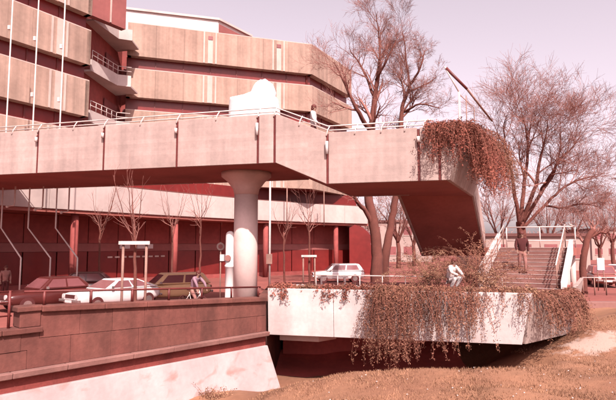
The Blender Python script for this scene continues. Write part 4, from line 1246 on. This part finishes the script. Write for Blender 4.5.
# ------------------------------------------------------------------ vehicles
def car_mesh(kind, label, paint, cat='car', group='cars in the street'):
    """car built at the origin, nose towards -X, wheels on z=0"""
    t = thing('parked_car', label, cat, (0, 0, 0), group)
    K = {'coupe': dict(L=4.25, w=.83, hood=.86, deck=.92, belt=.90, roof=1.30, wb=.80, wr=.58, a0=1.15, a1=4.1, r0=1.95, r1=2.95),
         'wagon': dict(L=4.0, w=.80, hood=.88, deck=.92, belt=.90, roof=1.42, wb=.77, wr=.62, a0=1.0, a1=3.95, r0=1.6, r1=3.55),
         'sedan': dict(L=4.5, w=.84, hood=.88, deck=.93, belt=.91, roof=1.40, wb=.80, wr=.60, a0=1.25, a1=3.75, r0=1.85, r1=3.15)}[kind]
    L, w = K['L'], K['w']
    sta = [(0, .80, .42, .68), (.06, .92, .28, .76), (.5, 1, .24, .82), (1.2, 1, .22, K['hood']), (2.2, 1.01, .2, K['belt']), (L - 1.0, 1.0, .22, K['deck']), (L - .12, .95, .28, K['deck'] - .04), (L, .86, .42, K['deck'] - .14)]
    mb = MB(); ring = []
    for x, k, zb, zt in sta:
        W_ = w * k
        half = [(0, zt + .02), (W_ * .6, zt + .012), (W_ * .9, zt - .02), (W_ * .985, zt - .1), (W_, (zt + zb) / 2 + .04), (W_ * .97, zb + .1), (W_ * .86, zb)]
        pts = [(x - L / 2, y, z) for y, z in half] + [(x - L / 2, -y, z) for y, z in half[::-1] if y > 0]
        ring.append(len(mb.v)); mb.v += [V(*p) for p in pts]
        m = len(pts)
    for a, b in zip(ring[:-1], ring[1:]):
        for k in range(m): mb.f.append((a + k, b + k, b + (k + 1) % m, a + (k + 1) % m))
    mb.f.append(tuple(ring[0] + k for k in range(m))); mb.f.append(tuple(ring[-1] + k for k in range(m - 1, -1, -1)))
    body = mb.build('body', paint, t, True)
    mod = body.modifiers.new('sub', 'SUBSURF'); mod.levels = mod.render_levels = 1
    # cabin
    zb, zr = K['belt'] - .02, K['roof']
    x0, x1, q0, q1 = K['a0'] - L / 2, K['a1'] - L / 2, K['r0'] - L / 2, K['r1'] - L / 2
    wb, wr = K['wb'], K['wr']
    lo = [V(x0, -wb, zb), V(x1, -wb, zb), V(x1, wb, zb), V(x0, wb, zb)]
    hi = [V(q0, -wr, zr), V(q1, -wr, zr), V(q1, wr, zr), V(q0, wr, zr)]
    cab = MB().hexa(lo, hi).build('cabin', paint, t, False, bevel=.07)
    cab.modifiers['bevel'].segments = 3
    def pane(a, b, c, d, u0, u1, v0, v1, nm):
        def q(u, v): return (a.lerp(b, u)).lerp(d.lerp(c, u), v)
        n = (b - a).cross(d - a).normalized() * .012
        P = [q(u0, v0), q(u1, v0), q(u1, v1), q(u0, v1)]
        MB().hexa([p - n for p in P], [p + n for p in P]).build(nm, M['carglass'], t, bevel=.0)
    pane(lo[3], lo[0], hi[0], hi[3], .07, .93, .12, .86, 'windscreen')
    pane(lo[1], lo[2], hi[2], hi[1], .08, .92, .16, .84, 'rear_window')
    for s, (a, b, c, d) in ((0, (lo[0], lo[1], hi[1], hi[0])), (1, (lo[2], lo[3], hi[3], hi[2]))):
        if s == 0: pane(a, b, c, d, .10, .48, .16, .84, 'side_window'); pane(a, b, c, d, .52, .88, .16, .84, 'side_window')
        else: pane(a, b, c, d, .12, .48, .16, .84, 'side_window'); pane(a, b, c, d, .52, .90, .16, .84, 'side_window')
    for sx in (.78, L - .8):
        for sy in (-1, 1):
            x = sx - L / 2; y = sy * (w - .10)
            wh = MB().tube([V(x, y - .1, .31), V(x, y + .1, .31)], .31, 20).build('wheel', M['rubber'], t)
            yy = y + sy * .105
            MB().tube([V(x, yy - .01, .31), V(x, yy + .01, .31)], .18, 16).build('hubcap', M['chrome'], wh)
            # arch lip
    for sy in (-1, 1):
        MB().tube([V(-L / 2 - .01, sy * w * .60, .66), V(-L / 2 + .05, sy * w * .60, .66)], .10, 14).build('headlight', M['lampglass'], t)
        MB().box(L / 2 - .05, L / 2 + .012, sy * w * .6 - .16, sy * w * .6 + .16, .66, .78).build('tail_light', M['carred'], t)
        MB().box(x0 + .25, x0 + .37, sy * (w + .02) - .04, sy * (w + .02) + .08 * sy, .93, 1.04).build('mirror', M['chrome'], t, bevel=.01)
    MB().box(-L / 2 - .07, -L / 2 + .05, -w * .9, w * .9, .42, .53).build('bumper', M['chrome'], t, bevel=.02)
    MB().box(L / 2 - .05, L / 2 + .07, -w * .9, w * .9, .42, .53).build('bumper', M['chrome'], t, bevel=.02)
    MB().box(-L / 2 - .075, -L / 2 - .072, -.25, .25, .40, .51).build('number_plate', M['sign'], t)
    MB().box(-L / 2 - .012, -L / 2 + .05, -w * .42, w * .42, .58, .73).build('grille', M['rubber'], t)
    return t
def place(o, p, rz):
    o.location = p; o.rotation_euler.z = rz
    return o
def vehicles():
    def gp(px, Y): p = at(px, 250, Y); return (p.x, Y, 0.0)
    place(car_mesh('coupe', 'white fastback coupe parked behind the canal railing', M['carwhite']), gp(115, 24.2), R(55))
    place(car_mesh('wagon', 'mustard hatchback parked right of the white coupe', M['cartan']), gp(171, 27.0), R(30))
    place(car_mesh('sedan', 'dark maroon saloon with bright bumper at the left', M['cardark']), gp(55, 24.0), R(52))
    place(car_mesh('sedan', 'maroon car partly hidden behind the white coupe', M['cardark']), gp(84, 28.5), R(15))
    place(car_mesh('wagon', 'rust-red car parked at the right edge beside the stair', M['carred']), gp(601, 37), R(70))
    place(car_mesh('sedan', 'white car parked at the right edge of the picture', M['carwhite']), gp(618, 40), R(10))
    place(car_mesh('wagon', 'pale car far behind the terrace bench', M['carwhite']), gp(338, 41), R(5))
vehicles()

# ------------------------------------------------------------------ people
def skin_obj(name, verts, edges, radii, m, parent, root=0, sub=1):
    me = bpy.data.meshes.new(name)
    me.from_pydata([tuple(v) for v in verts], edges, [])
    me.materials.append(m)
    o = link(bpy.data.objects.new(name, me), parent)
    sk = o.modifiers.new('skin', 'SKIN')
    lay = me.skin_vertices[0].data if len(me.skin_vertices) else None
    if lay is None:
        bm = bmesh.new(); bm.from_mesh(me); bm.verts.layers.skin.verify(); bm.to_mesh(me); bm.free()
        lay = me.skin_vertices[0].data
    for i, r_ in enumerate(radii):
        lay[i].radius = (r_, r_) if not isinstance(r_, tuple) else r_
        lay[i].use_root = (i == root)
    sk.use_smooth_shade = True
    s = o.modifiers.new('sub', 'SUBSURF'); s.levels = s.render_levels = sub
    return o
def person(label, loc, rz, pose, top, legs, hairlen=.0, coat=0.0, group=None, seat=None):
    """faces -Y at rz=0; pose gives joints"""
    t = thing('person', label, 'person', (0, 0, 0), group)
    J = dict(pelvis=(0, 0, .95), waist=(0, 0, 1.10), chest=(0, -.01, 1.32), neck=(0, -.01, 1.50), head=(0, -.03, 1.63), crown=(0, -.02, 1.72), nose=(0, -.125, 1.62),
             shL=(.19, 0, 1.43), shR=(-.19, 0, 1.43), elL=(.25, .03, 1.15), elR=(-.25, .03, 1.15), wrL=(.24, -.08, .92), wrR=(-.24, -.08, .92),
             hipL=(.09, 0, .90), hipR=(-.09, 0, .90), knL=(.10, -.03, .50), knR=(-.10, -.03, .50), anL=(.10, .02, .09), anR=(-.10, .02, .09), toL=(.11, -.16, .035), toR=(-.11, -.16, .035))
    J.update(pose)
    J = {k: V(*v) for k, v in J.items()}
    vs, es, rd, ix = [], [], [], {}
    def add(k, p, r_, par=None):
        ix[k] = len(vs); vs.append(p); rd.append(r_)
        if par is not None: es.append((ix[par], ix[k]))
    add('pelvis', J['pelvis'], (.14, .10)); add('waist', J['waist'], (.125, .09), 'pelvis'); add('chest', J['chest'], (.15, .10), 'waist')
    add('neck', J['neck'], .052, 'chest'); add('jaw', J['neck'].lerp(J['head'], .55) + V(0, -.02, 0), .066, 'neck'); add('head', J['head'], .088, 'jaw'); add('crown', J['crown'], .07, 'head')
    for s in 'LR':
        add('sh' + s, J['sh' + s], .058, 'chest'); add('el' + s, J['el' + s], .042, 'sh' + s); add('wr' + s, J['wr' + s], .028, 'el' + s)
        d = (J['wr' + s] - J['el' + s]).normalized()
        side = d.cross(V(0, 0, 1)); side = side.normalized() if side.length > .2 else V(0, 1, 0)
        add('palm' + s, J['wr' + s] + d * .07, (.036, .02), 'wr' + s)
        bn = d.cross(side).normalized()
        for k, off in enumerate((-.03, -.01, .01, .03)):
            q = J['wr' + s] + d * .11 + side * off
            add('f%d%s' % (k, s), q, .010, 'palm' + s)
            q2 = q + d * (.035 + .008 * (k in (1, 2))) + bn * .008
            add('g%d%s' % (k, s), q2, .009, 'f%d%s' % (k, s)); add('h%d%s' % (k, s), q2 + d * .018 + bn * .018, .008, 'g%d%s' % (k, s))
        add('th' + s, J['wr' + s] + d * .05 + side * .05, .011, 'palm' + s); add('ti' + s, J['wr' + s] + d * .085 + side * .065, .009, 'th' + s)
        add('hip' + s, J['hip' + s], .088, 'pelvis'); add('kn' + s, J['kn' + s], .058, 'hip' + s); add('an' + s, J['an' + s], .04, 'kn' + s); add('to' + s, J['to' + s], .03, 'an' + s)
    skin_obj('body', vs, es, rd, M['skin'], t)
    # face and hair
    h = J['head']
    fw = (J['nose'] - h).normalized()
    sd = V(-fw.y, fw.x, 0).normalized()
    fc = MB()
    fc.add([h + fw * .085 + V(0, 0, .02), h + fw * .085 + sd * .014 - V(0, 0, .02), h + fw * .085 - sd * .014 - V(0, 0, .02), h + fw * .118 - V(0, 0, .018)], [(0, 1, 3), (1, 2, 3), (2, 0, 3), (0, 2, 1)])
    fc.build('nose', M['skin'], t, True)
    for s in (-1, 1): MB().sphere(h + sd * .088 * s + V(0, 0, -.005), .022, 6, 5, (.5, 1, 1.2)).build('ear', M['skin'], t, True)
    for s in (-1, 1): MB().sphere(h + fw * .082 + sd * .033 * s + V(0, 0, .018), .011, 6, 5).build('eye', M['hair'], t, True)
    MB().sphere(h + fw * .083 - V(0, 0, .048), .022, 8, 5, (1, .5, .3)).build('mouth', M['cgrey'], t, True)
    hr = MB(); hr.sphere(h - fw * .018 + V(0, 0, .045), .108, 14, 9, (.95, .95, .92))
    if hairlen: hr.sphere(h - fw * .06 - V(0, 0, hairlen * .4), .085, 12, 8, (1, .8, 1 + hairlen * 4))
    hr.build('hair', M['hair'], t, True)
    # jacket
    V2, E2, R2, I2 = [], [], [], {}
    def a2(k, p, r_, par=None):
        I2[k] = len(V2); V2.append(p); R2.append(r_)
        if par is not None: E2.append((I2[par], I2[k]))
    hem = J['pelvis'].lerp(J['knL'].lerp(J['knR'], .5), coat) - V(0, 0, .04)
    a2('chest', J['chest'], (.175, .125)); a2('waist', J['waist'], (.155, .12), 'chest'); a2('hem', hem, (.175, .14), 'waist'); a2('col', J['neck'] - V(0, 0, .05), (.085, .08), 'chest')
    for s in 'LR':
        a2('sh' + s, J['sh' + s], .078, 'chest'); a2('el' + s, J['el' + s], .062, 'sh' + s); a2('wr' + s, J['wr' + s], .046, 'el' + s)
    skin_obj('jacket', V2, E2, R2, top, t)
    V2, E2, R2, I2 = [], [], [], {}
    a2('pel', J['pelvis'] + V(0, 0, .06), (.145, .11)); a2('cro', J['pelvis'] - V(0, 0, .04), (.15, .12), 'pel')
    for s in 'LR':
        a2('hip' + s, J['hip' + s] - V(0, 0, .04), .1, 'cro'); a2('kn' + s, J['kn' + s], .074, 'hip' + s); a2('an' + s, J['an' + s] + V(0, 0, .02), .06, 'kn' + s)
    skin_obj('trousers', V2, E2, R2, legs, t)
    for s in 'LR':
        a, b = J['an' + s], J['to' + s]
        f = (b - a); f.z = 0; f = f.normalized() if f.length > .01 else V(0, -1, 0)
        mb = MB(); mb.sphere((a + b) / 2 + V(0, 0, -.0), .062, 10, 6, (.75 + abs(f.x) * 1.5, .75 + abs(f.y) * 1.5, .75))
        mb.build('shoe', M['cdark'], t, True)
    t.location = loc; t.rotation_euler.z = rz
    return t
def bicycle(label, loc, rz):
    t = thing('bicycle', label, 'bicycle', (0, 0, 0))
    for x in (-.52, .52):
        w = MB()
        pts = [V(x + .33 * math.cos(a), 0, .34 + .33 * math.sin(a)) for a in [2 * math.pi * k / 24 for k in range(25)]]
        wh = w.tube(pts, .018, 6, cap=False).build('wheel', M['rubber'], t, True)
        for k in range(10):
            a = 2 * math.pi * k / 10
            MB().tube([V(x, 0, .34), V(x + .32 * math.cos(a), 0, .34 + .32 * math.sin(a))], .004, 3).build('spoke', M['chrome'], wh)
    BB, ST, HT = V(-.08, 0, .3), V(-.22, 0, .82), V(.36, 0, .84)
    f = MB()
    for a, b in ((BB, ST), (ST + V(.02, 0, -.06), HT), (BB, HT + V(.02, 0, -.1)), (BB, V(-.52, 0, .34)), (ST + V(.02, 0, -.08), V(-.52, 0, .34)), (HT + V(-.02, 0, .08), V(.52, 0, .34))):
        f.tube([a, b], .017, 6)
    f.build('frame', M['whitemetal'], t, True)
    MB().sphere(ST + V(-.02, 0, .1), .1, 10, 6, (1.3, .8, .35)).build('saddle', M['rubber'], t, True)
    MB().tube([HT + V(-.16, -.28, .14), HT + V(.02, -.2, .16), HT + V(-.02, 0, .1), HT + V(.02, .2, .16), HT + V(-.16, .28, .14)], .014, 6).build('handlebar', M['chrome'], t, True)
    t.location = loc; t.rotation_euler.z = rz
    return t
def people():
    walk = dict(knL=(.10, -.16, .52), anL=(.10, -.12, .12), toL=(.11, -.30, .06), knR=(-.10, .02, .50), anR=(-.10, .18, .12), toR=(-.11, .05, .04), elR=(-.25, -.06, 1.16), wrR=(-.22, -.22, .98), elL=(.25, .10, 1.16), wrL=(.25, .06, .92))
    # on the lower stair, coming down
    k = SRUN * .36
    p = S0 + SDIR * k + SPER * 1.72
    z = SZ0 + (SZ1 - SZ0) * (int(k / (SRUN / 11)) + 1) / 11
    ps = dict(walk); ps.update(anL=(.10, -.10, .10), knL=(.10, -.13, .51))
    person('person in a dark jacket walking down the lower stair', (p.x, p.y, z), R(-14), ps, M['cdark'], M['cgrey'], 0, .15)
    # on the bridge
    q = at(313.5, 112, 19.35)
    person('person in a white top crossing the footbridge', (q.x, q.y, ZL + DK - (ZL - ZR) * .6 + .015), R(75), walk, M['cwhite'], M['cdark'], .06, .1)
    # cyclist
    c = at(194, 290, 22.6)
    cyc = dict(pelvis=(0, .05, 1.0), waist=(0, .02, 1.15), chest=(0, -.12, 1.35), neck=(0, -.2, 1.5), head=(0, -.25, 1.62), crown=(0, -.25, 1.71), nose=(0, -.36, 1.61),
               shL=(.19, -.14, 1.44), shR=(-.19, -.14, 1.44), elL=(.26, -.36, 1.22), elR=(-.26, -.36, 1.22), wrL=(.26, -.45, 1.03), wrR=(-.26, -.45, 1.03),
               hipL=(.1, .05, .95), hipR=(-.1, .05, .95), knL=(.12, -.28, .70), knR=(-.12, -.22, .58), anL=(.1, -.1, .36), anR=(-.1, .02, .2), toL=(.1, -.26, .32), toR=(-.1, -.14, .15))
    person('cyclist in a lilac jacket riding beside the canal railing', (c.x, c.y, 0), R(60), cyc, M['clilac'], M['cgrey'], .03, .05)
    bicycle('pale framed bicycle ridden by the person in lilac', (c.x - .02, c.y - .03, 0), R(-30))
    # at the left edge
    l_ = at(5, 285, 28.5)
    person('person standing by the dark saloon at the left edge', (l_.x, l_.y, 0), R(40), {}, M['cgrey'], M['cdark'], 0, .1)
    # crouching in white among the terrace plants
    w = at(452, 283, 18.75)
    cr = dict(pelvis=(0, .1, .42), waist=(0, .06, .55), chest=(0, -.04, .76), neck=(0, -.1, .92), head=(0, -.14, 1.04), crown=(0, -.13, 1.13), nose=(0, -.25, 1.02),
              shL=(.18, -.05, .86), shR=(-.18, -.05, .86), elL=(.24, -.2, .66), elR=(-.24, -.2, .66), wrL=(.12, -.38, .58), wrR=(-.12, -.38, .58),
              hipL=(.1, .08, .40), hipR=(-.1, .08, .40), knL=(.16, -.3, .52), knR=(-.16, -.3, .50), anL=(.14, -.06, .10), anR=(-.14, -.06, .10), toL=(.15, -.24, .04), toR=(-.15, -.24, .04))
    person('person in white crouching among the terrace plants', (w.x, w.y, 1.2), R(35), cr, M['cwhite'], M['cwhite'], .03, 0)
people()

# ------------------------------------------------------------------ far background
def background():
    def far_building(label, px0, px1, Y, h, z0=0, bands=2, m='pale', depth=12, roof=True):
        a, b = at(px0, 250, Y), at(px1, 250, Y)
        t = thing('far_building', label, 'building', ((a.x + b.x) / 2, Y, 0), 'buildings beyond the park')
        MB().box(a.x, b.x, Y, Y + depth, 0, h).build('wall', M[m], t)
        MB().box(a.x - .3, b.x + .3, Y - .3, Y + depth + .3, h + .003, h + .35).build('roof', M['roof'], t)
        n = max(2, int((b.x - a.x) / 2.6))
        for k in range(bands):
            z = h * (k + .35) / bands
            for i in range(n):
                x = a.x + (b.x - a.x) * (i + .5) / n
                w = MB().box(x - .75, x + .75, Y - .03, Y + .02, z, z + h / bands * .42).build('window', M['glass2'], t)
                MB().box(x - .8, x + .8, Y - .1, Y - .031, z - .1, z - .003).build('sill', M['rib'], w)
        return t
    far_building('long low pale hall seen behind the lower stair', 486, 590, 60, 3.9, bands=1)
    far_building('pale block seen between the forked tree and the dark stair', 352, 432, 92, 7.0, bands=2)
    far_building('distant pale house above the parked cars at right', 592, 660, 105, 6.0, bands=2)
    # low clipped hedge and sign board at right
    r = random.Random(9)
    def hedge(label, A, B, h, w, seed):
        mb = MB(); rr = random.Random(seed)
        n = int((B - A).length * 420)
        u = (B - A)
        for i in range(n):
            f = rr.random(); p = A + u * f + V(rr.uniform(-w, w), rr.uniform(-w, w), 0)
            z0 = max(0, TERR(p.x, p.y)) if p.y < 26 else 0
            q = V(p.x, p.y, z0 + rr.random() * h)
            a = V(rr.gauss(0, 1), rr.gauss(0, 1), rr.gauss(0, 1)).normalized(); b = a.orthogonal().normalized(); s = rr.uniform(.03, .07)
            mb.add([q, q + a * s + b * s * .5, q + a * s * 2, q + a * s - b * s * .5], [(0, 1, 2, 3)])
        t = thing('clipped_hedge', label, 'hedge', tuple(A))
        stuff(mb.build('foliage', M['vine_dark'], t))
        st = MB()
        for i in range(12):
            p = A + u * (i / 11)
            z0 = max(0, TERR(p.x, p.y)) if p.y < 26 else 0
            st.tube([V(p.x, p.y, z0 - .05), V(p.x + .05, p.y, z0 + h * .8)], .015, 4)
        st.build('stem', M['stem'], t)
    hedge('low dark clipped hedge on the bank at the right edge', V(13.0, 21.4, 0), V(17.5, 22.8, 0), .45, .35, 4)
    hedge('low dark hedge along the street behind the terrace railing', V(-.5, 28.5, 0), V(6.5, 29.5, 0), .7, .35, 5)
    p = at(600.5, 264, 33)
    t = thing('sign_board', 'white notice board on two posts above the parked cars at right', 'sign', (p.x, p.y, 0))
    MB().box(p.x - .22, p.x + .24, p.y - .02, p.y + .02, p.z - .38, p.z + .38).build('board', M['sign'], t)
    for s in (-.18, .2): MB().tube([V(p.x + s, p.y + .05, 0), V(p.x + s, p.y + .05, p.z + .3)], .03, 6).build('post', M['timber'], t, True)
    # street posts with rail at the far right
    t = thing('street_barrier', 'pale barrier rail on posts beside the parked cars at right', 'railing', tuple(V(at(582, 270, 30).x, 30, 0)))
    a, b = at(582, 266, 30), at(640, 266, 30)
    MB().tube([V(a.x, 30, 1.0), V(b.x, 30, 1.0)], .03, 6).build('rail', M['whitemetal'], t, True)
    for i in range(6):
        x = a.x + (b.x - a.x) * i / 5
        MB().tube([V(x, 30, 0), V(x, 30, 1.05)], .035, 6).build('post', M['timber'], t, True)
    # far wood closing the horizon
    mb = MB()
    rr = random.Random(15)
    for i in range(26000):
        x = rr.uniform(-40, 190); y = rr.uniform(125, 160)
        h = (5.2 + 2.2 * math.sin(x * .13) + 1.6 * math.sin(x * .37 + 1)) * (.7 + .3 * rr.random())
        z = rr.random() ** 1.2 * h
        a = V(rr.gauss(0, .5), rr.gauss(0, .5), 1).normalized(); b = V(1, 0, 0).cross(a).cross(a).normalized(); s = rr.uniform(.5, 1.3)
        b = a.cross(V(0, 1, 0)).normalized() * rr.uniform(.03, .09)
        q = V(x, y, z)
        mb.add([q - b, q + b, q + a * s + V(rr.gauss(0, .3), 0, 0)], [(0, 1, 2)])
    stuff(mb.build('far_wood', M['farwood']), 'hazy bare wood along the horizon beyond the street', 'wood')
background()
